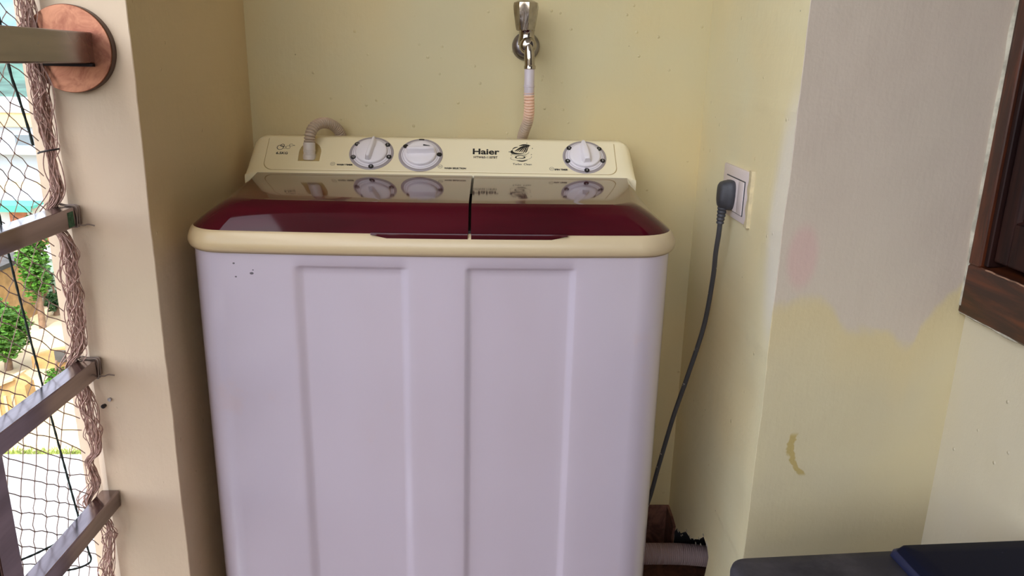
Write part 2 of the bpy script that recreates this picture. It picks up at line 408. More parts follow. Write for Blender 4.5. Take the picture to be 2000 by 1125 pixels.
bm = B(); box(bm, (XRW+0.14, -2.6, 0), (XRW+0.2, 1.7, CZ)); obj('wall_right_inner', bm, M['ceil'], kind='structure')
bm = B(); box(bm, (-0.62, -2.7, 0), (1.0, -2.6, 1.5)); obj('wall_front', bm, M['right'], kind='structure')  # unseen end wall, height set to keep low light out of the machine gap
bm = B(); box(bm, (-0.6, 1.76, -8.2), (6.0, 22, CZ)); box(bm, (-0.58, -4, -8.2), (6.0, 1.755, -0.15)); obj('wall_outer', bm, M['outer'], kind='structure')
# ragged plaster strip between pier and window frame
bm = B(); rings = []
for k in range(70):
    z = 0.772+(1.5-0.772)*k/69
    wd = 0.003 + 0.006*max(0, noise.noise(Vector((z*14, 0, 3)))) + 0.0035*math.exp(-((z-1.05)/0.12)**2)
    rings.append([Vector((0.7595-0.012-wd, 1.1285, z)), Vector((0.7595-0.013-wd*0.6, 1.1245, z)), Vector((0.7475, 1.1235, z)), Vector((0.7475, 1.1285, z))])
loft(bm, rings); obj('trim_1', bm, M['plaster'], smooth=60, kind='structure')
# tile skirting
bm = B(); box(bm, (-0.472, YB-0.006, 0), (XS, YB, 0.111), 0.001, 1); obj('baseboard_back', bm, M['tile'], kind='structure')
bm = B(); prism(bm, [(YB-0.006, 0), (YB-0.006, 0.111), (1.575, 0.107), (1.545, 0.100), (1.552, 0.07), (1.553, 0)], XS-0.006, XS, (1, 2, 0)); obj('baseboard_right', bm, M['tile'], kind='structure')
# broken plaster lip round the hole and rubble inside
bm = B()
for i, (y, z) in enumerate(hp[2:10]):
    for k in range(2):
        yy, zz = y+random.uniform(-0.012, 0.012), z+random.uniform(-0.006, 0.012); s = random.uniform(0.003, 0.008)
        r = bmesh.ops.create_icosphere(bm, subdivisions=1, radius=s, matrix=Matrix.Translation((XS+0.0005, yy, zz)) @ Matrix.Diagonal((0.25, 1, 0.6, 1)))
o = obj('plaster_crumbs', bm, M['plaster'], smooth=30, kind='stuff', label='crumbled plaster round the pipe hole at the wall foot', cat='plaster')
bm = B()
for k in range(9):
    bmesh.ops.create_icosphere(bm, subdivisions=2, radius=random.uniform(0.012, 0.022), matrix=Matrix.Translation((XS+random.uniform(-0.02, 0.06), random.uniform(1.34, 1.42), 0.012)) @ Matrix.Diagonal((1.3, 1, 0.7, 1)))
for v in bm.verts: v.co += Vector((noise.noise(v.co*90), noise.noise(v.co*90+Vector((5, 0, 0))), noise.noise(v.co*90+Vector((0, 5, 0)))))*0.004
for v in bm.verts: v.co.z = max(v.co.z, 0.0005)
obj('rubble', bm, M['asphalt'], smooth=50, kind='stuff', label='dark crumbled rubble on the floor below the drain hose', cat='rubble')

# ------------------------------------------------------------------ washing machine
X0, X1, YF, YK = -0.4443, 0.2935, 1.1165, 1.575
XC = (X0+X1)/2
wm = thing('washing_machine', 'white twin-tub washing machine with cream console and maroon lids, in the wall niche', 'washing machine', (XC, 1.34, 0))
REC = [(-0.2852, -0.2668, -0.1237, -0.1086), (-0.0289, -0.0150, 0.1294, 0.1432)]
def sstep(t): t = max(0, min(1, t)); return t*t*(3-2*t)
def recess(x):
    d = 0
    for a, b, c_, e in REC:
        d = max(d, min(sstep((x-a)/(b-a)), sstep((e-x)/(e-c_))))
    return d
def fronts(x0, x1):
    xs = set()
    for q in REC:
        for a, b in ((q[0], q[1]), (q[2], q[3])):
            for k in range(7): xs.add(round(a+(b-a)*k/6, 5))
    n = 26
    for k in range(n+1): xs.add(round(x0+(x1-x0)*k/n, 5))
    xs = sorted(x for x in xs if x0 <= x <= x1)
    return xs
def bow(x): return 0.014*((x-XC)/0.37)**2
def outline(off, rc=0.055, yb=YK, fx=0.0, fy=0.0, rec=0.0, back=None, backround=0.02):
    """plan outline of the machine, grown by off (or inset by fx at the sides, fy at the front)"""
    x0, x1 = X0-off+fx, X1+off-fx; yf = YF-off+fy; r = max(0.006, rc+off)
    pts = []
    NS = 9
    def b(x): return bow(max(x0, min(x1, x)))
    # back-left -> front-left corner -> front -> front-right -> back-right
    pts.append((x0, yb))
    for k in range(4): pts.append((x0, yb + (yf+r+bow(x0)-yb)*(k+1)/5))
    for k in range(NS):
        a = PI + (PI/2)*k/(NS-1); x = x0+r+r*math.cos(a); pts.append((x, yf+r+r*math.sin(a)+bow(x)))
    xs0 = fronts(X0+0.055+0.001, X1-0.055-0.001)
    for x in xs0:
        xm = x0+r+0.001 + (x-xs0[0])/(xs0[-1]-xs0[0])*(x1-x0-2*r-0.002) if (fx or off < -0.01) else x
        pts.append((xm, yf+bow(xm)+0.0055*rec*recess(xm)))
    for k in range(NS):
        a = 1.5*PI + (PI/2)*k/(NS-1); x = x1-r+r*math.cos(a); pts.append((x, yf+r+r*math.sin(a)+bow(x)))
    for k in range(4): pts.append((x1, yf+r+bow(x1) + (yb-yf-r-bow(x1))*(k+1)/5))
    pts.append((x1, yb))
    return pts
bm = B()
zr = [(0.025, 0, -0.004), (0.03, 0, 0), (0.075, 0, 0), (0.082, 0.5, 0), (0.088, 1, 0)]
zr += [(0.15+0.11*k, 1, 0) for k in range(7)] + [(0.8195, 1, 0), (0.8215, 0.7, 0), (0.8235, 0.3, 0), (0.8255, 0, 0), (0.8445, 0, 0)]
loft(bm, [[Vector((x, y, z)) for x, y in outline(o_, rec=r_)] for z, r_, o_ in zr])
obj('cabinet', bm, M['cabinet'], wm, smooth=50)
# cream rim
bm = B()
zr = [(0.8435, 0.0005), (0.8440, 0.0045), (0.8475, 0.0072), (0.853, 0.0090), (0.859, 0.0088), (0.866, 0.0062), (0.872, 0.003), (0.8755, -0.001), (0.8765, -0.008), (0.872, -0.025)]
loft(bm, [[Vector((x, y, z)) for x, y in outline(o_)] for z, o_ in zr]); obj('top_rim', bm, M['creamrim'], wm, smooth=60)
bm = B(); loft(bm, [[Vector((x, y, z)) for x, y in outline(0.0012)] for z in (0.8415, 0.8438)]); obj('rim_seam', bm, simple('seam_shadow_gasket', (150, 132, 112), 0.7), wm, smooth=60)
# lids
SEAM = -0.0203; LIDB, LIDT, YC = 0.8755, 0.9145, 1.462
def lid_bm():
    bm = B(); rings = []
    for k in range(9):
        t = k/8
        z = LIDB + (LIDT-LIDB)*(1-(1-t)**1.35)
        ring = []
        for x, y in outline(-0.0008, rc=0.056-0.022*t, yb=YC, fx=0.060*t, fy=0.046*t):
            f = max(0, min(1, (y-1.20)/(YC-1.20)))          # the side slope steepens towards the console
            ring.append(Vector((x + (-1 if x < XC else 1)*0.040*t*f*(1 if abs(x-XC) > 0.25 else 0), y, z)))
        rings.append(ring)
    R = loft(bm, rings, cap=False)
    bm.faces.new(R[0]); bm.faces.new(R[-1])
    return bm
def cut_lid(side):
    bm = lid_bm()
    g = bm.verts[:]+bm.edges[:]+bm.faces[:]
    r = bmesh.ops.bisect_plane(bm, geom=g, plane_co=(SEAM+side*0.0021, 0, 0), plane_no=(side, 0, 0), clear_inner=True)
    ed = [e for e in r['geom_cut'] if isinstance(e, bmesh.types.BMEdge)]
    bmesh.ops.holes_fill(bm, edges=ed)
    return bm
def lip(name, xa, xb, parent):
    bm = B(); n = 24; rings = []
    for k in range(n+1):
        x = xa+(xb-xa)*k/n; t = min(1, k/3.0, (n-k)/3.0) if xa < SEAM < xb else (min(1, (k if xa < SEAM-0.01 else n-k)/4.0))
        y = YF+bow(x); h = 0.0050*t+0.0008
        rings.append([Vector((x, y+0.004, LIDB+0.002)), Vector((x, y-0.0042, LIDB+0.0022)), Vector((x, y-0.0052, LIDB-0.0008)), Vector((x, y-0.0042, LIDB-h)), Vector((x, y+0.004, LIDB-h*0.6))])
    loft(bm, rings); obj('lid_lip', bm, M['lid'], parent, smooth=40)
wl = obj('wash_lid', cut_lid(-1), M['lid'], wm, smooth=22); sl = obj('spin_lid', cut_lid(1), M['lid'], wm, smooth=22)
lip('lid_lip', -0.165, SEAM-0.0025, wl); lip('lid_lip', SEAM+0.0025, 0.125, sl)
bm = B(); box(bm, (SEAM-0.0035, 1.122, 0.868), (SEAM+0.0035, YC, 0.880)); obj('lid_gap', bm, M['gap'], wm)
bm = B()
for x, z, r in ((0.268, 0.884, 0.0014), (0.255, 0.893, 0.0011), (0.277, 0.886, 0.0011), (0.240, 0.903, 0.001), (0.20, 0.888, 0.0006), (0.215, 0.8965, 0.0006), (0.245, 0.8855, 0.0006)):
    pass
# console: cross-section lofted along X with rounded ends
PHI = math.radians(40)
FB = Vector((0, 1.462, 0.914)); ES = Vector((0, math.cos(PHI), math.sin(PHI))); EN = Vector((0, -math.sin(PHI), math.cos(PHI)))
def fpt(x, s, h=0.0): return Vector((x, 0, 0)) + FB + ES*s + EN*h
SL = 0.103
def cons_ring(x, d):
    """console cross-section at x, pulled in by d (for the rounded ends)"""
    pts = [Vector((x, 1.4635+d*0.0, 0.856)), Vector((x, 1.4635, 0.905))]
    pts += [fpt(x, 0.000, -0.002-d*0.15), fpt(x, 0.004, -d*0.35), fpt(x, 0.02, -d*0.5)]
    pts += [fpt(x, 0.02+(SL-0.032)*k/4, -d*(0.5+0.5*k/4)) for k in range(1, 5)]
    c0 = fpt(x, SL-0.012, -0.014)
    for k in range(1, 7):
        a = PHI + PI/2 - (PHI+0.0)*k/6
        pts.append(c0 + Vector((0, math.cos(a), math.sin(a)))*max(0.001, 0.014-d*0.2) - Vector((0, 0, d*0.9)))
    top = pts[-1].z
    pts += [Vector((x, 1.562, top)), Vector((x, 1.570-d*0.2, top-0.006)), Vector((x, YK-d*0.2, top-0.02)), Vector((x, YK, 0.90)), Vector((x, YK, 0.856))]
    return pts
CX0, CX1 = -0.4478, 0.2910
bm = B(); rings = []; RE = 0.030
st = []
for k in range(10):
    a = (PI/2)*k/9; st.append((RE*(1-math.sin(a)), RE*(1-math.cos(a))))   # (inset from end, drop)
st = sorted({(round(RE-RE*math.cos(a_), 5), round(RE-RE*math.sin(a_), 5)) for a_ in [(PI/2)*k/10 for k in range(11)]})
xs = [(CX0+i, d*0.85) for i, d in st]
mid = [(CX0+RE+(CX1-CX0-2*RE)*k/40, 0) for k in range(1, 40)]
xs = xs + mid + [(CX1-i, d*0.85) for i, d in reversed(st)]
loft(bm, [cons_ring(x, d) for x, d in xs])
con = obj('console', bm, M['cream'], wm, smooth=40)
# overlay plate with rounded lower corners, standing 0.8 mm proud
def rrect(x0, x1, s0, s1, r, n=8, top=True):
    p = []
    for cx, cy, a0, ok in ((x0+r, s0+r, PI, 1), (x1-r, s0+r, 1.5*PI, 1), (x1, s1, 0, 0), (x0, s1, 0, 0)):
        if ok:
            for k in range(n+1):
                a = a0+PI/2*k/n; p.append((cx+r*math.cos(a), cy+r*math.sin(a)))
        else: p.append((cx, cy))
    return p
def plate(poly, h0, h1):
    bm = B(); loft(bm, [[fpt(x, s, h0) for x, s in poly], [fpt(x, s, h1) for x, s in poly]]); return bm
def shrink(poly, d):
    cx = sum(p[0] for p in poly)/len(poly); cy = sum(p[1] for p in poly)/len(poly)
    return [(x+(d if x < cx else -d), y+(d if y < cy else -d)) for x, y in poly]
PL = rrect(-0.4145, 0.2545, 0.0085, SL-0.013, 0.018)
# groove round the plate is the shadow gap of a slightly larger dark plate beneath it
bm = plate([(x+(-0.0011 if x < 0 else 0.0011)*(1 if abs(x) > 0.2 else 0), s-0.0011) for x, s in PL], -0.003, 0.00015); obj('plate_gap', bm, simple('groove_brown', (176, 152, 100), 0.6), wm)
bm = B(); pa = PL; pb = shrink(PL, 0.0008)
loft(bm, [[fpt(x, s, -0.002) for x, s in pa], [fpt(x, s, 0.0004) for x, s in pa], [fpt(x, s, 0.0011) for x, s in pb]])
fp = obj('front_plate', bm, M['cream'], wm, smooth=30)
# hose pocket: upright rounded well cut into plate and console
def pocket():
    bm = B(); x0, x1, y0, y1, r = -0.3535, -0.3115, 1.455, 1.523, 0.0205; poly = []
    for cx, cy, a0 in ((x1-r, y1-r, 0), (x0+r, y1-r, PI/2), (x0+0.002, y0, PI), (x1-0.002, y0, 1.5*PI)):
        if cy == y0: poly.append((cx, cy))
        else:
            for k in range(7):
                a = a0+PI/2*k/6; poly.append((cx+r*math.cos(a), cy+r*math.sin(a)))
    loft(bm, [[Vector((x, y, z)) for x, y in poly] for z in (0.934, 0.9785)]); return bm
for o in (con, fp):
    cb = pocket(); bmesh.ops.translate(cb, verts=cb.verts, vec=-ROOT[wm])
    me_loc = Vector(ROOT[wm])
    md_cut = cb
    me = bpy.data.meshes.new('cut'); bmesh.ops.recalc_face_normals(cb, faces=cb.faces); cb.to_mesh(me); cb.free()
    cobj = bpy.data.objects.new('cut', me); COL.objects.link(cobj); cobj.location = me_loc
    md = o.modifiers.new('b', 'BOOLEAN'); md.operation = 'DIFFERENCE'; md.object = cobj; md.solver = 'EXACT'
    bpy.context.view_layer.update()
    new = bpy.data.meshes.new_from_object(o.evaluated_get(bpy.context.evaluated_depsgraph_get()))
    o.modifiers.clear(); o.data = new; bpy.data.objects.remove(cobj); bpy.data.meshes.remove(me)
# lettering and emblem, flat prints on the plate
HP = 0.00135
FM = Matrix(((1, 0, 0, 0), (0, ES.y, EN.y, 0), (0, ES.z, EN.z, 0), (0, 0, 0, 1)))
def fmat(x, s, h=HP): return Matrix.Translation(fpt(x, s, h)) @ FM
def ftext(s, size, x, y, xs=1.0, bold=0.0, mat='ink', h=HP, parent=None):
    bm = text_bm(s, size, fmat(x, y, h), None, xs, bold)
    return obj('lettering', bm, M[mat], parent or fp)
ftext('Haier', 0.0205, 0.0031, 0.0612, 1.12, 0.0006)
ftext('HTW65-1187BT', 0.0078, 0.0030, 0.0468, 0.86, 0.0002)
ftext('6.5KG', 0.0085, -0.3850, 0.0490, 1.0, 0.0003)
ftext('WASH TIMER', 0.0055, -0.2635, 0.0218, 0.92, 0.0003)
ftext('WASH SELECTION', 0.0054, -0.0545, 0.0172, 0.92, 0.0003)
ftext('SPIN TIMER', 0.0055, 0.1475, 0.0182, 0.92, 0.0003)
ftext('Turbo  Clean', 0.0064, 0.0735, 0.0305, 1.05, 0.0001)
def ring2(bm, cx, cy, r, wd, sx=1.0, sy=1.0, rot=0.0, a0=0, a1=2*PI, h=HP, n=28, taper=False):
    P = []
    for k in range(n+1):
        a = a0+(a1-a0)*k/n; ww = wd*(math.sin(PI*k/n)+0.05) if taper else wd
        for rr in (r-ww/2, r+ww/2):
            x, y = rr*sx*math.cos(a), rr*sy*math.sin(a)
            P.append(fpt(cx+x*math.cos(rot)-y*math.sin(rot), cy+x*math.sin(rot)+y*math.cos(rot), h))
    V = [bm.verts.new(p) for p in P]
    for k in range(n): bm.faces.new((V[2*k], V[2*k+1], V[2*k+3], V[2*k+2]))
def blade(bm, pts, wd, h=HP):
    """tapering brush stroke through (x, s) points"""
    P = [Vector((a, b, 0)) for a, b in pts]; path = smooth_path(P, 6); V = []
    for i, p in enumerate(path):
        t = (path[min(i+1, len(path)-1)]-path[max(i-1, 0)]).normalized(); n = Vector((-t.y, t.x, 0)); ww = wd*(math.sin(PI*i/(len(path)-1))**0.7+0.06)/2
        V.append((bm.verts.new(fpt(p.x+n.x*ww, p.y+n.y*ww, h)), bm.verts.new(fpt(p.x-n.x*ww, p.y-n.y*ww, h))))
    for a, b in zip(V, V[1:]): bm.faces.new((a[0], a[1], b[1], b[0]))
bm = B(); ex, ey = 0.0715, 0.0605
ring2(bm, ex-0.003, ey+0.004, 0.0150, 0.0075, 1.0, 0.46, 0.06, PI*0.80, PI*1.72, taper=True)      # bowl
ring2(bm, ex-0.002, ey+0.0015, 0.0175, 0.0018, 1.0, 0.48, 0.06, PI*1.0, PI*2.05, taper=True)
for k in range(6):                                                                                  # streaks flung up to the right
    o_ = k*0.0039
    blade(bm, [(ex-0.0125+o_, ey+0.0035-0.0010*k), (ex-0.0085+o_, ey+0.0065-0.0004*k), (ex-0.001+o_*0.80, ey+0.0135+0.0006*k), (ex+0.0075+o_*0.62, ey+0.0195+0.0002*k)], 0.0017 if k % 2 else 0.0025)
blade(bm, [(ex-0.004, ey+0.018), (ex+0.006, ey+0.021), (ex+0.018, ey+0.0205)], 0.0034)
blade(bm, [(ex-0.017, ey+0.008), (ex-0.012, ey+0.013), (ex-0.005, ey+0.0155)], 0.0022)
blade(bm, [(ex+0.008, ey+0.002), (ex+0.011, ey+0.006), (ex+0.011, ey+0.010)], 0.0018)
ring2(bm, ex, ey-0.0125, 0.0205, 0.0012, 1.0, 0.36, 0.12, PI*0.75, PI*2.15, taper=True)              # swirl below
ring2(bm, ex+0.001, ey-0.0115, 0.0115, 0.0030, 1.0, 0.36, 0.05, PI*0.1, PI*1.7, taper=True)
ring2(bm, ex+0.001, ey-0.0115, 0.0060, 0.0034, 1.0, 0.45, 0.0, PI*1.05, PI*2.5, taper=True)
blade(bm, [(ex-0.009, ey-0.0205), (ex+0.002, ey-0.0220), (ex+0.013, ey-0.0185)], 0.0026)
for dx, dy, r in ((-0.0225, 0.002, 0.0009), (0.0225, 0.012, 0.0007), (0.020, -0.004, 0.0006), (-0.019, -0.006, 0.0006), (0.012, 0.026, 0.0005)): ring2(bm, ex+dx, ey+dy, r, 0.0008, n=8)
obj('swirl_emblem', bm, M['ink'], fp)
bm = B()
for cx, cy, r, wd in ((-0.3905, 0.0640, 0.0058, 0.0012), (-0.3868, 0.0690, 0.0034, 0.0012), (-0.3820, 0.0640, 0.0025, 0.0007), (-0.3758, 0.0645, 0.0040, 0.0007)): ring2(bm, cx, cy, r, wd)
ring2(bm, -0.3705, 0.0705, 0.0034, 0.0008, 1, 0.8, 0, 0.5, 5.6); blade(bm, [(-0.3685, 0.0690), (-0.3655, 0.0700), (-0.3628, 0.0692)], 0.0014)
obj('bubble_emblem', bm, M['ink'], fp)
for cx, cy in ((-0.2861, 0.0238), (-0.0830, 0.0214), (0.1296, 0.0200)):
    bm = B(); ring2(bm, cx, cy, 0.0042, 0.0007); 
    for k in range(3): blade(bm, [(cx-0.002+0.0018*k, cy-0.002), (cx-0.0018+0.0018*k, cy+0.002)], 0.0008)
    obj('symbol', bm, M['inkgrey'], fp)
# dials
def disc_prof(bm, cx, cy, prof, seg=56): lathe(bm, prof, fpt(cx, cy, 0), EN, seg)
def fdisc(bm, cx, cy, r, h, n=18): bm.faces.new([bm.verts.new(fpt(cx+r*math.cos(2*PI*k/n), cy+r*math.sin(2*PI*k/n), h)) for k in range(n)])
def dial(cx, cy, grip_ang, kind, marks, pointer):
    bm = B(); disc_prof(bm, cx, cy, [(0.0420, 0.0008), (0.0425, 0.0016), (0.0418, 0.0024), (0.0395, 0.0028), (0.0372, 0.0026)])
    d = obj('dial', bm, M['dialgrey'], wm, smooth=40)
    bm = B(); disc_prof(bm, cx, cy, [(0.0365, 0.002), (0.0368, 0.0031), (0.0355, 0.0036), (0.0300, 0.0036)]); obj('dial_face', bm, M['knob'], d, smooth=40)
    bm = B(); ring2(bm, cx, cy, 0.0343, 0.0007, h=0.0040, n=48); ring2(bm, cx, cy, 0.0395, 0.0005, h=0.0032, n=48); obj('dial_line', bm, M['ringline'], d)
    for a, txt in marks:
        mx, my = cx+0.0358*math.cos(a), cy+0.0358*math.sin(a)
        if txt is None:
            bm = B(); ring2(bm, cx, cy, 0.0392, 0.0030, a0=a-0.13, a1=a+0.13, h=0.0036, n=8); obj('dial_mark', bm, M['dot'], d); continue
        bm = B(); disc_prof(bm, mx, my, [(0.0050, 0.0030), (0.0050, 0.0044), (0.0046, 0.0046)], 18); obj('dial_mark', bm, M['dot'], d, smooth=40)
        if txt: obj('digit', text_bm(txt, 0.0062, fmat(mx, my, 0.0048), None, 1.0, 0.0001), M['digit'], d)
    bm = B(); disc_prof(bm, cx, cy, [(0.0285, 0.0036), (0.0300, 0.0042), (0.0302, 0.0080), (0.0292, 0.0098), (0.0270, 0.0106), (0.0180, 0.0116), (0.006, 0.0120)])
    kb = obj('knob', bm, M['knob'], d, smooth=45)
    # raised finger grip, long tapering ridge
    ca, sa = math.cos(grip_ang), math.sin(grip_ang); bm = B(); rings = []
    for h, g, ln in ((0.0095, 1.25, 1.02), (0.0125, 1.05, 1.0), (0.0200, 0.80, 0.97), (0.0222, 0.66, 0.95), (0.0230, 0.40, 0.92)):
        r = []
        if kind == 'bar': prof = [(0.0265, 0.0022), (0.012, 0.0048), (-0.012, 0.0052), (-0.0235, 0.0050), (-0.0262, 0.0030)]
        else: prof = [(0.0268, 0.0034), (0.018, 0.0066), (0.0, 0.0084), (-0.0160, 0.0088), (-0.0225, 0.0060)]
        loop = [(u*ln, v*g) for u, v in prof] + [(u*ln, -v*g) for u, v in reversed(prof)]
        rings.append([fpt(cx+u*ca-v*sa, cy+u*sa+v*ca, h) for u, v in loop])
    loft(bm, rings); obj('grip', bm, M['knob'], d, smooth=50)
    bm = B(); (ax, ay), (bx, by), hh, ww = pointer
    d_ = Vector((bx-ax, by-ay)).normalized(); nx, ny = -d_.y*ww/2, d_.x*ww/2
    bm.faces.new([bm.verts.new(fpt(cx+x, cy+y, hh)) for x, y in ((ax+nx, ay+ny), (ax-nx, ay-ny), (bx-nx*0.3, by-ny*0.3), (bx+nx*0.3, by+ny*0.3))])
    obj('pointer_mark', bm, M['ink'], d)
A5 = [math.atan2(y, x) for x, y in ((0.0383, 0.0265), (0.040, -0.0124), (0.002, -0.034), (-0.0337, -0.0128), (-0.0357, 0.0261))]
dial(-0.2155, 0.0525, math.radians(80), 'bar', list(zip(A5, ('3', '6', '9', '12', '15'))), ((-0.0010, 0.0195), (0.0005, 0.0285), 0.0121, 0.0034))
dial(-0.1215, 0.0500, math.radians(0), 'bar', [(math.radians(146), ''), (math.radians(0), ''), (math.radians(90), None)], ((0.0045, 0.0165), (0.0175, 0.0150), 0.0123, 0.0034))
dial(0.1945, 0.0515, math.radians(97), 'drop', list(zip(A5, ('1', '2', '3', '4', '5'))), ((-0.0005, 0.0225), (-0.0015, 0.0300), 0.0122, 0.0034))
for x in (-0.39, 0.24):
    for y in (1.18, 1.52):
        bm = B(); lathe(bm, [(0.022, 0), (0.024, 0.004), (0.024, 0.02), (0.018, 0.0255)], (x, y, 0), (0, 0, 1), 20); obj('foot', bm, M['plug'], wm, smooth=40)

# ------------------------------------------------------------------ tap and hoses
tp = thing('tap', 'chrome wall tap with a faceted knob above the washing machine', 'tap', (0.0815, YB, 1.153))
bm = B(); lathe(bm, [(0.0275, 0), (0.0278, -0.002), (0.0262, -0.006), (0.019, -0.012), (0.013, -0.014)], (0.0815, YB, 1.153), (0, 1, 0), 40); obj('wall_flange', bm, M['chromedull'], tp, smooth=40)
bm = B(); lathe(bm, [(0.0125, -0.010), (0.0125, -0.045), (0.0155, -0.050), (0.0165, -0.060), (0.0165, -0.082), (0.0145, -0.090), (0.009, -0.094)], (0.0815, YB, 1.153), (0, 1, 0), 28)
lathe(bm, [(0.0165, 0), (0.0160, 0.010), (0.0145, 0.018), (0.0150, 0.026), (0.0165, 0.0275)], (0.0790, 1.549, 1.1535), (0, 0, 1), 28); obj('tap_body', bm, M['chrome'], tp, smooth=45)
bm = B(); sp = smooth_path([(0.0815, 1.556, 1.157), (0.0820, 1.543, 1.158), (0.0832, 1.533, 1.149), (0.0845, 1.530, 1.132), (0.0855, 1.530, 1.112)], 8)
tube(bm, sp, lambda i: 0.0085+0.0015*min(1, i/20), 18); lathe(bm, [(0.0098, 0), (0.0112, 0.001), (0.0112, 0.006), (0.0100, 0.008)], (0.0855, 1.530, 1.1095), (0, 0, 1), 20)
obj('spout', bm, M['chrome'], tp, smooth=50)
bm = B(); rings = []                                            # faceted, flared knob handle
for r, h, sc in ((0.0155, 0.000, 0.0), (0.0180, 0.001, 0.2), (0.0192, 0.006, 0.6), (0.0232, 0.030, 1.3), (0.0246, 0.044, 0.8), (0.0236, 0.050, 0.3), (0.0150, 0.054, 0.0), (0.004, 0.055, 0)):
    rings.append([Vector((0.0765+ (r*(1-0.10*sc*abs(math.sin(4*(2*PI*k/48)))))*math.cos(2*PI*k/48+0.2), 1.549+(r*(1-0.10*sc*abs(math.sin(4*(2*PI*k/48)))))*math.sin(2*PI*k/48+0.2), 1.1800+h)) for k in range(48)])
loft(bm, rings); obj('tap_handle', bm, M['chrome'], tp, smooth=25)

hz = thing('inlet_hose', 'corrugated inlet hose running from the tap behind the console into its pocket', 'hose', (0.0855, 1.530, 1.10))
bm = B(); lathe(bm, [(0.0085, 0.022), (0.0098, 0.020), (0.0098, -0.010), (0.0106, -0.0105), (0.0106, -0.0135), (0.0098, -0.014), (0.0098, -0.028), (0.0090, -0.030)], (0.0853, 1.530, 1.0905), (0, 0, 1), 22); obj('tap_cuff', bm, M['cuff'], hz, smooth=40)
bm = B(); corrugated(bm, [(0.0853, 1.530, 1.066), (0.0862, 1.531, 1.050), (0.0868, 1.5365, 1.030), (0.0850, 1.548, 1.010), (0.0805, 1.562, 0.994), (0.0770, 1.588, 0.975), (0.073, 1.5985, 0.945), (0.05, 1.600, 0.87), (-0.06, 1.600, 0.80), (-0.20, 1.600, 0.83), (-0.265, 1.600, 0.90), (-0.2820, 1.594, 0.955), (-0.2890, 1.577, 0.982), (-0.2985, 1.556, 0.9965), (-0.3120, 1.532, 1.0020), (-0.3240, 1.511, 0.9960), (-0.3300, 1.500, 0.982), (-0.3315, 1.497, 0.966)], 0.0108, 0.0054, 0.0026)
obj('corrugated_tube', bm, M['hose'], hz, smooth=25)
bm = B(); lathe(bm, [(0.0098, 0.032), (0.0112, 0.030), (0.0112, 0.018), (0.0118, 0.0175), (0.0118, 0.0145), (0.0113, 0.014), (0.0113, 0.0095), (0.0121, 0.009), (0.0128, 0.0), (0.0115, -0.001)], (-0.3325, 1.496, 0.9365), (0.02, 0.01, 1), 24); obj('inlet_cuff', bm, M['cuffgrey'], hz, smooth=40)

dh = thing('drain_hose', 'thick grey corrugated drain hose running into the hole at the wall foot', 'hose', (0.43, 1.50, 0.0))
bm = B(); corrugated(bm, [(0.299, 1.496, 0.060), (0.33, 1.497, 0.060), (0.40, 1.50, 0.059), (0.47, 1.50, 0.057), (0.55, 1.495, 0.050), (0.66, 1.48, 0.040)], 0.0240, 0.0046, 0.0028, 24); obj('corrugated_tube', bm, M['drain'], dh, smooth=25)

# ------------------------------------------------------------------ switch plate and power cord
sp_ = thing('switch_plate', 'white switch and socket plate with yellow paint smeared on its edge', 'wall socket', (XS, 1.33, 0.86))
bm = B(); box(bm, (XS-0.006, 1.2735, 0.8615), (XS, 1.4240, 0.9520), 0.002, 2); obj('cover_plate', bm, M['switch'], sp_, smooth=40)
bm = B(); rings = []
for k in range(40):
    z = 0.8590+(0.9555-0.8590)*k/39; wd = 0.011+0.008*noise.noise(Vector((z*60, 1, 0)))
    rings.append([Vector((XS, 1.2715, z)), Vector((XS-0.0064, 1.2725, z)), Vector((XS-0.0068, 1.2735+wd*0.4, z)), Vector((XS-0.0064, 1.2735+wd, z)), Vector((XS-0.0055, 1.2735+wd, z))])
loft(bm, rings); obj('paint_smear', bm, M['paintedge'], sp_, smooth=40, label='yellow wall paint smeared over the plate edge')
bm = B(); box(bm, (XS-0.0074, 1.2985, 0.8735), (XS-0.005, 1.4010, 0.9340), 0.0008, 1); obj('module_frame', bm, M['plug'], sp_, label='dark gap round the socket module')
bm = B(); box(bm, (XS-0.0086, 1.3000, 0.8750), (XS-0.005, 1.3290, 0.9325), 0.001, 2); obj('rocker_switch', bm, M['switch'], sp_, smooth=40)
bm = B(); box(bm, (XS-0.0082, 1.3305, 0.8750), (XS-0.005, 1.4000, 0.9325), 0.001, 2); obj('socket_face', bm, M['switch'], sp_, smooth=40)
pc = thing('power_cord', 'grey three-pin plug and dangling cord at the wall socket beside the washing machine', 'power cord', (XS-0.0082, 1.357, 0.89))
def plug_bm():
    bm = B(); rings = []; cy, cz = 1.357, 0.9020
    for x, sy, sz, dz in ((0.0000, 0.94, 0.96, 0), (0.003, 1.0, 1.0, 0), (0.009, 1.0, 1.0, 0), (0.0105, 0.93, 0.97, 0), (0.0145, 0.88, 0.95, 0), (0.0215, 0.80, 0.86, 0), (0.0245, 0.66, 0.72, 0), (0.0255, 0.45, 0.5, 0)):
        r = []
        for k in range(32):
            a = 2*PI*k/32; c_, s_ = math.cos(a), math.sin(a)
            y = 0.0195*math.copysign(abs(c_)**0.62, c_); z = 0.027*math.copysign(abs(s_)**0.62, s_)
            if z < 0: y *= 1-0.30*(-z/0.027)**2
            r.append(Vector((XS-0.0082-x, cy+y*sy, cz+z*sz)))
        rings.append(r)
    loft(bm, rings); return bm
obj('plug', plug_bm(), M['plug'], pc, smooth=45)
bm = B(); pth = resample(smooth_path([(0.4285, 1.357, 0.881), (0.4280, 1.358, 0.866), (0.4275, 1.359, 0.850)], 8), 0.0022)
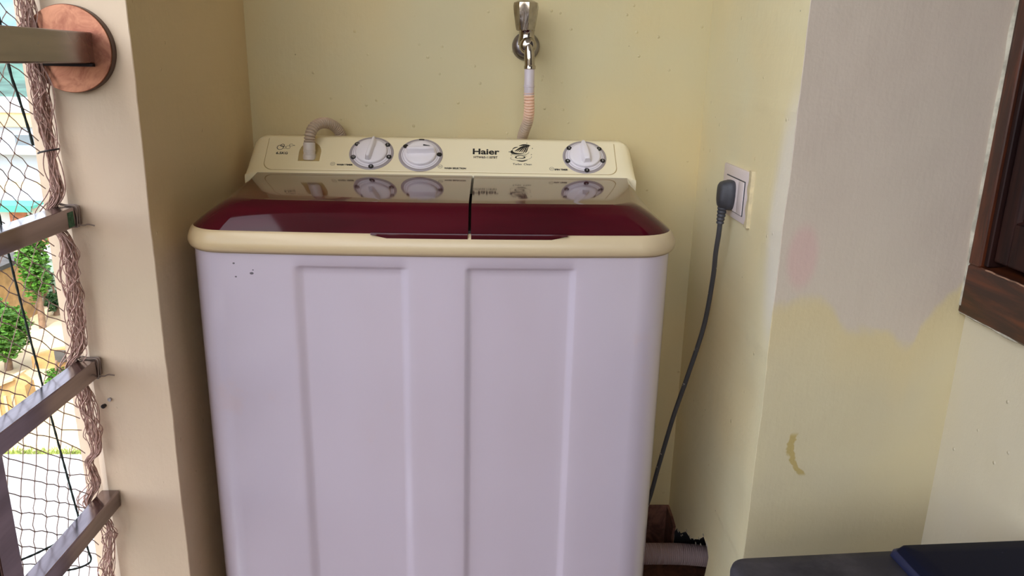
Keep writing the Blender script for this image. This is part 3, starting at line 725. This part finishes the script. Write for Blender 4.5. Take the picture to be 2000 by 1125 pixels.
tube(bm, pth, lambda i: 0.0088-0.0022*i/len(pth) - (0.0014 if i % 3 == 0 else 0), 16); obj('strain_relief', bm, M['plug'], pc, smooth=60)
bm = B(); pth = smooth_path([(0.4276, 1.3588, 0.856), (0.4285, 1.363, 0.830), (0.4300, 1.375, 0.79), (0.4355, 1.395, 0.735), (0.4360, 1.425, 0.63), (0.4190, 1.450, 0.51), (0.4020, 1.468, 0.41), (0.3850, 1.485, 0.29), (0.3720, 1.495, 0.20), (0.352, 1.50, 0.13), (0.335, 1.51, 0.095)], 10)
tube(bm, pth, 0.0046, 12); obj('cord', bm, M['cord'], pc, smooth=60)

# ------------------------------------------------------------------ wooden window on the right wall
wi = thing('window_1', None, None, (XRW, 0.75, 0.762), kind='structure')
FX = 0.7455
bm = B(); box(bm, (FX, 1.099, 0.839), (0.80, 1.1275, 2.02), 0.003, 2); obj('frame_stile', bm, M['woodz'], wi)
bm = B(); box(bm, (FX+0.006, 1.089, 0.842), (0.80, 1.0988, 2.02), 0.0015, 1); obj('frame_gap_strip', bm, M['wooddark'], wi, label='dark strip standing for the shaded gap inside the window frame')  # dark wood strip colours in the shaded gap between frame and shutter
bm = B(); box(bm, (FX, -1.20, 0.762), (0.80, -1.162, 2.02), 0.003, 2); obj('frame_stile', bm, M['woodz'], wi)
bm = B(); prism(bm, [(FX+0.002, 0.760), (FX, 0.763), (FX, 0.836), (FX+0.003, 0.840), (0.80, 0.846), (0.80, 0.760)], -1.162, 1.1275, (0, 2, 1)); obj('frame_rail', bm, M['woody'], wi)
bm = B(); box(bm, (FX, -1.162, 1.98), (0.80, 1.09, 2.02), 0.003, 2); obj('frame_rail', bm, M['woody'], wi)
bm = B(); tube(bm, [(FX+0.0025, 1.085-2.2*k/160, 0.8385+0.0014*noise.noise(Vector((k*0.7, 0, 0)))) for k in range(161)], lambda i: 0.0016+0.0012*noise.noise(Vector((i*0.5, 3, 0))), 6); obj('worn_edge', bm, M['woodworn'], wi, smooth=60, label='pale worn edge of the window sill rail')
bm = B(); tube(bm, [(FX+0.003, 1.1265-2.2*k/220, 0.7605+0.0016*noise.noise(Vector((k*0.6, 5, 0)))) for k in range(221)], lambda i: max(0.0006, 0.0024+0.0034*noise.noise(Vector((i*0.23, 8, 0)))), 6); obj('plaster_edge', bm, M['plaster'], wi, smooth=60, label='ragged pale plaster along the frame bottom')
for ya, yb in ((0.716, 1.0865), (0.352, 0.712), (-0.012, 0.348), (-0.376, -0.016), (-0.74, -0.38), (-1.15, -0.744)):                    # two shutters, then unseen ones added to cut light bouncing off the wall
    sh = thing('shutter', None, None, (0.79, (ya+yb)/2, 0.85)); sh.parent = wi; sh.location = Vector((0.79, (ya+yb)/2, 0.85)) - ROOT[wi]
    for y0_, y1_ in ((yb-0.030, yb), (ya, ya+0.030)):
        bm = B(); box(bm, (0.757, y0_, 0.852), (0.80, y1_, 1.975), 0.003, 2); obj('shutter_stile', bm, M['wooddark'], sh)
    for z0_, z1_ in ((0.852, 0.915), (1.91, 1.975)):
        bm = B(); box(bm, (0.757, ya+0.030, z0_), (0.80, yb-0.030, z1_), 0.003, 2); obj('shutter_rail', bm, M['wooddark'], sh)
    bm = B()
    rings = [[Vector((x, y, z)) for y, z in ((ya+0.030+i, 0.915+i), (yb-0.030-i, 0.915+i), (yb-0.030-i, 1.91-i), (ya+0.030+i, 1.91-i))] for x, i in ((0.759, 0), (0.765, 0.004), (0.762, 0.008), (0.770, 0.012), (0.774, 0.022), (0.768, 0.040), (0.766, 0.046))]
    loft(bm, rings, cap=False); bm.faces.new([bm.verts.new(p) for p in rings[-1]]); obj('panel', bm, M['wooddark'], sh, smooth=30)
bm = B(); box(bm, (0.801, -1.2, 0.76), (0.86, YP, 2.03)); obj('window_back', bm, M['wooddark'], wi)

# ------------------------------------------------------------------ boxes at lower right
def rot_box_outline(w_, d_, r, n=8):
    p = []
    for cx, cy, a0 in ((w_/2-r, d_/2-r, 0), (-w_/2+r, d_/2-r, PI/2), (-w_/2+r, -d_/2+r, PI), (w_/2-r, -d_/2+r, 1.5*PI)):
        for k in range(n+1):
            a = a0+PI/2*k/n; p.append((cx+r*math.cos(a), cy+r*math.sin(a)))
    return p
def bin_loft(prof, cen, ang):
    """prof: list of (width, depth, radius, z)"""
    bm = B(); ca, sa = math.cos(ang), math.sin(ang)
    loft(bm, [[Vector((cen[0]+x*ca-y*sa, cen[1]+x*sa+y*ca, z)) for x, y in rot_box_outline(w_, d_, r)] for w_, d_, r, z in prof]); return bm
BA = math.radians(4.2); bw, bd = 0.380, 0.30
# back-left corner of the lid at (0.331, 0.853)
ux, uy = Vector((math.cos(BA), math.sin(BA), 0)), Vector((-math.sin(BA), math.cos(BA), 0))
bc = Vector((0.3235, 0.8700, 0)) + ux*bw/2 - uy*bd/2
bb = thing('storage_box', 'dusty black plastic storage box with rounded corners in front of the right pier', 'box', (bc.x, bc.y, 0))
obj('box_body', bin_loft([(bw-0.07, bd-0.07, 0.02, 0.0), (bw-0.06, bd-0.06, 0.022, 0.006), (bw-0.022, bd-0.022, 0.022, 0.455), (bw-0.022, bd-0.022, 0.022, 0.470)], bc, BA), M['black'], bb, smooth=40)
obj('box_lid', bin_loft([(bw-0.018, bd-0.018, 0.023, 0.466), (bw-0.002, bd-0.002, 0.026, 0.467), (bw, bd, 0.026, 0.490), (bw-0.003, bd-0.003, 0.025, 0.4965), (bw-0.012, bd-0.012, 0.022, 0.500), (bw-0.04, bd-0.04, 0.012, 0.5003), (bw-0.10, bd-0.08, 0.01, 0.5003)], bc, BA), M['black'], bb, smooth=40)
NA = math.radians(3.4); nw, nd = 0.215, 0.24
nc = Vector((0.5455, 0.8745, 0)) + Vector((math.cos(NA), math.sin(NA), 0))*nw/2 - Vector((-math.sin(NA), math.cos(NA), 0))*nd/2
nv = thing('plastic_crate_lid', 'navy blue plastic tray lid lying on the black box', 'lid', (nc.x, nc.y, 0.5004))
obj('lid_skirt', bin_loft([(nw-0.004, nd-0.004, 0.006, 0.5004), (nw, nd, 0.007, 0.5014), (nw-0.003, nd-0.003, 0.007, 0.509), (nw-0.008, nd-0.008, 0.007, 0.5115)], nc, NA), simple('navy_blue_skirt_plastic', (17, 24, 56), 0.45), nv, smooth=35)
obj('lid_top', bin_loft([(nw-0.010, nd-0.010, 0.006, 0.5112), (nw-0.018, nd-0.018, 0.006, 0.5190), (nw-0.022, nd-0.022, 0.005, 0.5205), (nw-0.06, nd-0.06, 0.004, 0.5208)], nc, NA), M['navy'], nv, smooth=35)

# ------------------------------------------------------------------ railing
rl = thing('railing', 'weathered steel balcony railing with a copper-toned wall disc', 'railing', (-0.58, 0.82, 0.0))
bm = B(); box(bm, (-0.583, -2.4, 1.1085), (-0.5165, 1.0900, 1.1480), 0.0022, 2); obj('handrail', bm, M['handrail'], rl)
bm = B(); box(bm, (-0.584, 1.076, 1.1042), (-0.5166, 1.0838, 1.1084), 0.0006, 1); obj('rail_gap_shade', bm, M['gap'], rl, label='dark strip for the shadow gap under the rail at the wall disc')  # dark strip paints in the gap shadow below the handrail
bm = B(); lathe(bm, [(0.0552, -0.0128), (0.0560, -0.0132), (0.0552, -0.0143), (0.020, -0.0145)], (-0.5490, YL, 1.1262), (0, 1, 0), 64); wd_ = obj('wall_disc', bm, M['flange'], rl, smooth=30, label='copper-toned round wall disc')
bm = B(); lathe(bm, [(0.054, 0), (0.0563, -0.0006), (0.0563, -0.0120), (0.0556, -0.0129)], (-0.5490, YL, 1.1262), (0, 1, 0), 64); obj('disc_edge', bm, simple('dark_bronze_edge', (92, 70, 62), 0.4, 0.8, 0.2, 60), wd_, smooth=30, label='dark bronze rim of the disc')
for z in (0.2105, 0.4365, 0.6605, 0.8885):
    bm = B(); box(bm, (-0.5945, -2.4, z), (-0.567, 1.0955, z+0.0275), 0.0016, 2); obj('rail_bar', bm, M['rail'], rl)
for y0_, y1_ in ((0.806, 0.844), (-0.40, -0.362), (-1.6, -1.562)):
    bm = B(); box(bm, (-0.603, y0_, 0.0), (-0.5672, y1_, 1.1085), 0.0016, 2); obj('post', bm, M['rail'], rl)
for z in (0.6605, 0.8885):
    bm = B(); zc = z+0.01375; q = 0.0146
    loop = [(-0.5808+q*a, 1.0790+0.004*b, zc+q*c_) for a, b, c_ in ((1, 0, -1), (1.02, 0.3, 0), (1, 0.5, 1), (0, 0.8, 1.02), (-1, 1, 1), (-1, 1, -1), (0, 0.5, -1.02), (1, 0, -1.0))]
    tube(bm, smooth_path(loop, 5), 0.0009, 6); loop2 = [(x, y+0.0055, zz) for x, y, zz in loop]; tube(bm, smooth_path(loop2, 5), 0.0008, 6)
    tube(bm, smooth_path([(-0.566, 1.081, zc-0.011), (-0.561, 1.084, zc-0.013), (-0.556, 1.089, zc-0.0125), (-0.549, 1.092, zc-0.015)], 5), 0.0011, 6)
    obj('tie_wire', bm, M['tiewire'], rl, smooth=60)
bm = B(); box(bm, (-0.5673, 1.0580, 0.8905), (-0.5668, 1.0735, 0.9115), 0.0, 1); obj('paint_stain', bm, M['moss'], rl, label='green paint stain on the bar end')

# ------------------------------------------------------------------ safety net
sn = thing('safety_net', 'brown safety net with its edge gathered along the left pier', 'net', (-0.612, 0.9, 0.0))
XN = -0.6135
bm = B()
NJ, NI = 84, 34
def knot(i, j):
    # i runs along the slanted threads, j from the top down; the mesh sags from diamonds to leaning squares
    z = 1.42; y = 1.03
    for k in range(j):
        t = max(0, min(1, (1.02-z)/0.45)); y += -0.0125*(1-t)+0.0012*t; z += -0.0150*(1-t)-0.0300*t
    y += 0.0250*i; z += -0.0190*i
    w_ = 0.0022
    return Vector((XN + 0.004*noise.noise(Vector((y*7, z*7, 0))), y + w_*noise.noise(Vector((i*0.9, j*0.9, 1)))*2, z + w_*noise.noise(Vector((i*0.9, j*0.9, 5)))*2))
grid = {}
for j in range(NJ):
    for i in range(-30, 40):
        k = knot(i, j)
        if -0.1 < k.y < 1.075 and 0.05 < k.z < 1.35: grid[i, j] = k
def thread(a, b, s):
    m = (a+b)/2 + Vector((0.001*s, 0.0016*s*math.sin(a.z*40), 0.0012*s)); tube(bm, [a, m, b], 0.00075, 4, False)
for (i, j), k in grid.items():
    if (i+1, j) in grid: thread(k, grid[i+1, j], 1)
    else:
        n = knot(i+1, j)
        if n.y >= 1.075: thread(k, Vector((-0.604, 1.082, n.z)), 1)
    if (i, j+1) in grid: thread(k, grid[i, j+1], -1.6)
    else:
        n = knot(i, j+1)
        if n.y >= 1.075: thread(k, n, -1)
for k in grid.values(): bmesh.ops.create_icosphere(bm, subdivisions=1, radius=0.0015, matrix=Matrix.Translation(k))
obj('netting', bm, M['netline'], sn, smooth=80, kind='stuff')
CB = [(-0.594, 1.30), (-0.5932, 1.185), (-0.5925, 1.1286), (-0.5915, 1.0703), (-0.591, 1.0237), (-0.5888, 0.9965), (-0.5873, 0.955), (-0.5845, 0.9197), (-0.5835, 0.8617), (-0.5845, 0.802), (-0.5863, 0.7325), (-0.5876, 0.6848), (-0.588, 0.6194), (-0.5868, 0.569), (-0.5862, 0.539), (-0.5985, 0.5216), (-0.5935, 0.4865), (-0.5907, 0.4509), (-0.5815, 0.4008), (-0.597, 0.3211), (-0.598, 0.20), (-0.598, 0.06)]
core = resample(smooth_path([(x, 1.079, z) for x, z in CB], 8), 0.006)
for p in core:
    p.x -= 0.020*sum(math.exp(-((p.z-zb)/0.022)**2) for zb in (0.224, 0.450, 0.674, 0.902))
    p.x = max(p.x, -0.612)
def bundle_w(z):
    pin = [(0.983, 0.45), (0.902, 0.45), (0.674, 0.45), (0.522, 0.55), (0.45, 0.45)]
    return min([1.15]+[f+(abs(z-c_)/0.05)*0.6 for c_, f in pin])
bm = B()
for s in range(52):
    a0 = random.uniform(0, 2*PI); r0 = math.sqrt(random.random()); fr = random.uniform(10, 30); ph = random.uniform(0, 9); sd_ = random.uniform(0, 50)
    i0 = random.randint(0, 60) if s > 24 else 0; i1 = len(core)-1 if s < 24 else min(len(core)-1, i0+random.randint(50, 120)); pth = []
    for i in range(i0, i1+1):
        c_ = core[i]; wz = bundle_w(c_.z); a = a0+2.6*noise.noise(Vector((c_.z*fr, sd_, 0))); r = 0.0105*wz*min(1.25, max(0.1, r0+0.55*noise.noise(Vector((c_.z*fr*2, sd_, 4)))))
        pth.append(Vector((c_.x+r*math.cos(a), min(1.0955, c_.y+0.75*r*math.sin(a)+0.001), c_.z + 0.002*noise.noise(Vector((i*0.8, sd_, 9))))))
    if len(pth) > 3: tube(bm, pth, 0.00072, 4, False)
for s in range(26):                                            # stray loops sticking out of the bundle
    i = random.randint(10, len(core)-30); L = random.randint(6, 18); pth = []
    sg = -1 if random.random() < 0.7 else 1; amp = random.uniform(0.008, 0.016)
    for k in range(L+1): pth.append(core[i+k] + Vector((sg*(0.004+amp*math.sin(PI*k/L)*bundle_w(core[i].z)), -0.004*math.sin(PI*k/L), 0)))
    tube(bm, pth, 0.0009, 4, False)
obj('gathered_edge', bm, M['net'], sn, smooth=80, kind='stuff')
bm = B(); zt = 0.9945
tube(bm, smooth_path([(-0.5995, 1.068, zt-0.004), (-0.594, 1.0635, zt-0.002), (-0.585, 1.064, zt), (-0.579, 1.068, zt+0.001), (-0.573, 1.073, zt+0.002)], 6), 0.0013, 6); obj('cable_tie', bm, M['tie'], sn, smooth=60)
def rope(pts, r=0.0021):
    bm = B(); p = resample(smooth_path(pts, 8), 0.004); tube(bm, p, lambda i: r*(1+0.12*math.sin(i*1.3)), 7); obj('border_rope', bm, M['rope'], sn, smooth=60)
XR_ = -0.610
rope([(XR_, 1.040, 1.24), (XR_, 1.0504, 1.1064), (XR_, 1.0615, 1.065), (XR_, 1.0741, 1.0193), (XR_, 1.078, 1.0)], 0.0018)
rope([(XR_, 0.965, 1.10), (XR_, 0.978, 0.95), (XR_, 0.9874, 0.8676), (XR_, 1.0, 0.77), (XR_, 1.0155, 0.6648), (XR_, 1.034, 0.545), (XR_, 1.0527, 0.4275), (XR_, 1.0625, 0.375), (XR_, 1.0662, 0.3588), (XR_, 1.055, 0.358), (XR_, 1.0148, 0.3777), (XR_, 0.9164, 0.4394), (XR_, 0.80, 0.50)], 0.0015)
rope([(XR_+0.002, 1.055, 0.4180), (XR_+0.002, 1.0385, 0.4208), (XR_+0.002, 0.98, 0.445), (XR_+0.002, 0.9126, 0.4703), (XR_+0.002, 0.80, 0.52)], 0.0015)
# screw and rawl plug in the pier
for (x, z), nm, lb, r, mt in (((-0.5725, 0.6075), 'screw', 'dark rusty screw sticking out of the left pier', 0.0028, 'tie'), ((-0.5630, 0.6180), 'wall_plug', 'white plastic wall plug in the left pier above the screw', 0.0026, 'dialgrey')):
    bm = B(); lathe(bm, [(r, 0), (r, -0.003), (r*1.2, -0.0035), (r*1.1, -0.006 if nm == 'screw' else -0.0038), (r*0.3, -0.0065 if nm == 'screw' else -0.003)], (x, YL+0.0003, z), (0.15, 1, 0), 12); obj(nm, bm, M[mt], smooth=40, label=lb, cat='screw' if nm == 'screw' else 'wall plug')

# ------------------------------------------------------------------ the street below and houses beyond
GZ = -8.0
bm = B(); box(bm, (-460, 5, GZ-0.3), (0, 520, GZ)); obj('ground', bm, M['sand'], kind='structure')
bm = B(); box(bm, (-40, -6, GZ-0.2), (-0.6, 16.7, GZ+0.06)); obj('ground_yard', bm, M['concrete'], kind='structure')
def leaves(bm, cen, rad, n, size, rng):
    for k in range(n):
        while True:
            d = Vector((rng.uniform(-1, 1), rng.uniform(-1, 1), rng.uniform(-1, 1)))
            if 0.25 < d.length < 1: break
        lump = 0.8+0.35*noise.noise(Vector((d.x*2.2+cen[0], d.y*2.2, d.z*2.2)))
        p = Vector(cen)+Vector((d.x*rad[0], d.y*rad[1], d.z*rad[2]))*lump
        q = Vector((rng.uniform(-1, 1), rng.uniform(-1, 1), rng.uniform(0.1, 1))).normalized(); u, v = frame_z(q); s = size*rng.uniform(0.6, 1.3)
        vs = [bm.verts.new(p+u*s*a+v*s*b*0.55+q*s*c_) for a, b, c_ in ((-1, 0, 0), (0, -1, 0.12), (1, 0, -0.1), (0, 1, 0.12))]
        bm.faces.new(vs)
def tree(name, label, cat, x, y, zc, rad, n, size, mat, seed, group=None):
    rng = random.Random(seed); tr = thing(name, label, cat, (x, y, GZ), group)
    bm = B(); tube(bm, [(x, y, GZ), (x+0.05, y, (GZ+zc)/2), (x-0.04, y+0.05, zc)], lambda i: 0.12-0.03*i, 8)
    for k in range(5): tube(bm, [(x, y, (GZ+zc)/2+0.2*k), (x+rng.uniform(-0.6, 0.6)*rad[0], y+rng.uniform(-0.6, 0.6)*rad[1], zc+rng.uniform(-0.2, 0.5)*rad[2])], 0.035, 5)
    obj('trunk', bm, M['bark'], tr, smooth=50)
    bm = B(); leaves(bm, (x, y, zc), rad, n, size, rng); obj('foliage', bm, M[mat], tr, kind='stuff')
tree('leafy_tree', 'bright green leafy tree at the far left, seen through the net', 'tree', -14.15, 22.0, -6.75, (0.85, 1.1, 1.05), 3200, 0.085, 'leaf', 3)
tree('leafy_tree', 'slim green tree rising behind the leafy tree', 'tree', -15.2, 25.8, -5.6, (0.55, 0.6, 1.7), 2200, 0.09, 'leaf', 4)
tree('shrub', 'small green bush beside the pale wall beyond the net', 'shrub', -11.68, 20.2, -7.55, (0.42, 0.4, 0.42), 900, 0.06, 'leaf', 5)
tree('shrub', 'dark green bush on the white ground beyond the net', 'shrub', -15.45, 27.2, -7.45, (0.35, 0.5, 0.45), 700, 0.08, 'leafdark', 6)
tree('shrub', 'pale green creeper by the mint wall', 'shrub', -16.4, 28.3, -6.9, (0.5, 0.4, 0.55), 600, 0.08, 'leafdark', 8)
def house(name, label, cat, x0, x1, y0, y1, z1, wallm, parts, z0=GZ):
    h = thing(name, label, cat, ((x0+x1)/2, (y0+y1)/2, z0)); bm = B(); box(bm, (x0, y0, z0), (x1, y1, z1)); obj('wall', bm, M[wallm], h)
    for nm, a, b, mt in parts:
        bm = B(); box(bm, a, b); obj(nm, bm, M[mt], h)
    return h
house('house', 'far white house with a beige parapet beyond the net', 'house', -44, -24.5, 58, 70, -3.2, 'paleblue',
      [('parapet', (-44.3, 57.7, -4.0), (-24.2, 58.0, -3.0), 'beige'), ('roof', (-44.3, 57.6, -3.0), (-24.2, 70, -2.55), 'white')] +
      [('window', (-36.6+2.6*k, 57.93, -5.3), (-35.2+2.6*k, 58.03, -4.6), 'window') for k in range(3)] + [('balcony_slab', (-44.3, 57.0, -5.9), (-24.2, 58.0, -5.7), 'white')])
house('shed', 'small white shed under a teal metal awning', 'shed', -27.6, -22.8, 42.8, 47, -6.9, 'white',
      [('awning', (-27.3, 41.9, -6.95), (-24.3, 43.6, -6.80), 'teal'), ('awning_fascia', (-27.3, 41.85, -7.12), (-24.3, 41.95, -6.8), 'teal'), ('door', (-26.0, 42.7, -8), (-25.1, 42.85, -7.2), 'orange'), ('roof', (-27.8, 43.6, -6.9), (-22.6, 47.2, -6.7), 'paleblue')])
house('hut', 'low terracotta hut among the trees beyond the net', 'hut', -20.7, -19.95, 35.2, 37, -6.8, 'orange', [('roof', (-20.8, 35.1, -6.8), (-19.9, 37.1, -6.65), 'white')])
house('hut', 'mint green hut behind the white ground beyond the net', 'hut', -17.2, -16.0, 28.8, 31.5, -6.3, 'mint', [('roof', (-17.3, 28.7, -6.3), (-15.9, 31.6, -6.2), 'white'), ('window', (-16.9, 28.76, -7.3), (-16.6, 28.82, -6.9), 'window')])
house('hut', 'brown masonry hut at the far left edge of the view', 'hut', -17.3, -16.2, 25.0, 27.5, -5.9, 'tan', [('roof', (-17.4, 24.9, -5.9), (-16.1, 27.6, -5.75), 'asphalt')])
r_ = thing('broken_wall', 'broken tan masonry wall below the trees beyond the net', 'wall', (-12.2, 18.9, GZ))
bm = B(); prism(bm, [(-14.0, GZ), (-14.0, -7.35), (-13.0, -7.3), (-12.55, -7.22), (-12.1, -6.95), (-11.85, -6.85), (-11.64, -7.03), (-11.62, -7.5), (-11.5, GZ)], 18.6, 19.0, (0, 2, 1)); obj('masonry', bm, M['tan'], r_)
bm = B(); prism(bm, [(-14.0, -7.35), (-13.0, -7.3), (-12.55, -7.22), (-12.1, -6.95), (-11.85, -6.85), (-11.85, -6.79), (-12.1, -6.88), (-12.55, -7.15), (-13.0, -7.24), (-14.0, -7.28)], 18.5, 19.1, (0, 2, 1)); obj('coping', bm, M['beige'], r_)
for k in range(8):
    bm = B(); x = -13.4+0.2*k; box(bm, (x, 18.56, GZ), (x+0.07, 18.6, -7.42+0.02*k)); obj('rib', bm, M['beige'], r_)
w_ = thing('garden_wall', 'low tan garden wall behind the small green bush', 'wall', (-13.0, 22.2, GZ)); bm = B(); prism(bm, [(-13.5, GZ), (-13.5, -7.62), (-12.9, -7.42), (-12.2, -7.3), (-12.2, GZ)], 22.1, 22.35, (0, 2, 1)); obj('masonry', bm, M['tan'], w_); bm = B(); box(bm, (-12.75, 22.0, -7.75), (-12.45, 22.1, -7.4)); obj('opening', bm, M['asphalt'], w_)
bm = B(); rng = random.Random(12)
for k in range(1500):
    x = rng.uniform(-13, -8.5); y = 16.78+abs(rng.gauss(0, 0.13)); s = rng.uniform(0.03, 0.09)
    a = rng.uniform(0, PI); vs = [bm.verts.new((x-0.02*math.cos(a), y-0.02*math.sin(a), GZ)), bm.verts.new((x+0.02*math.cos(a), y+0.02*math.sin(a), GZ)), bm.verts.new((x+rng.uniform(-.03, .03), y, GZ+s))]; bm.faces.new(vs)
obj('grass_strip', bm, M['grass'], kind='stuff', label='strip of dry grass along the edge of the pale yard', cat='grass')
bm = B(); n = 26; rings = []
for i in range(n):
    y = 150+90*i/(n-1); rings.append([Vector((-190+150*k/39, y, GZ-0.2+(9.2*math.exp(-((y-195)/28)**2)*(0.75+0.35*noise.noise(Vector((k*0.22, i*0.2, 0))))*min(1, k/6, (39-k)/4)))) for k in range(40)])
loft(bm, rings, cap=False, closed=False); obj('wooded_hill', bm, M['hill'], smooth=80, kind='structure')

bm = B(); rings = []
for i in range(20):
    y = 330+160*i/19; rings.append([Vector((-420+360*k/39, y, GZ-0.3+(62*math.exp(-((y-430)/55)**2)*(0.8+0.3*noise.noise(Vector((k*0.16, i*0.15, 3))))*min(1, k/5, (39-k)/4)))) for k in range(40)])
loft(bm, rings, cap=False, closed=False); obj('sky_hill', bm, M['sky_hill'], smooth=80, kind='structure')  # hill added over the white sky, with sky blue and haze in its colour
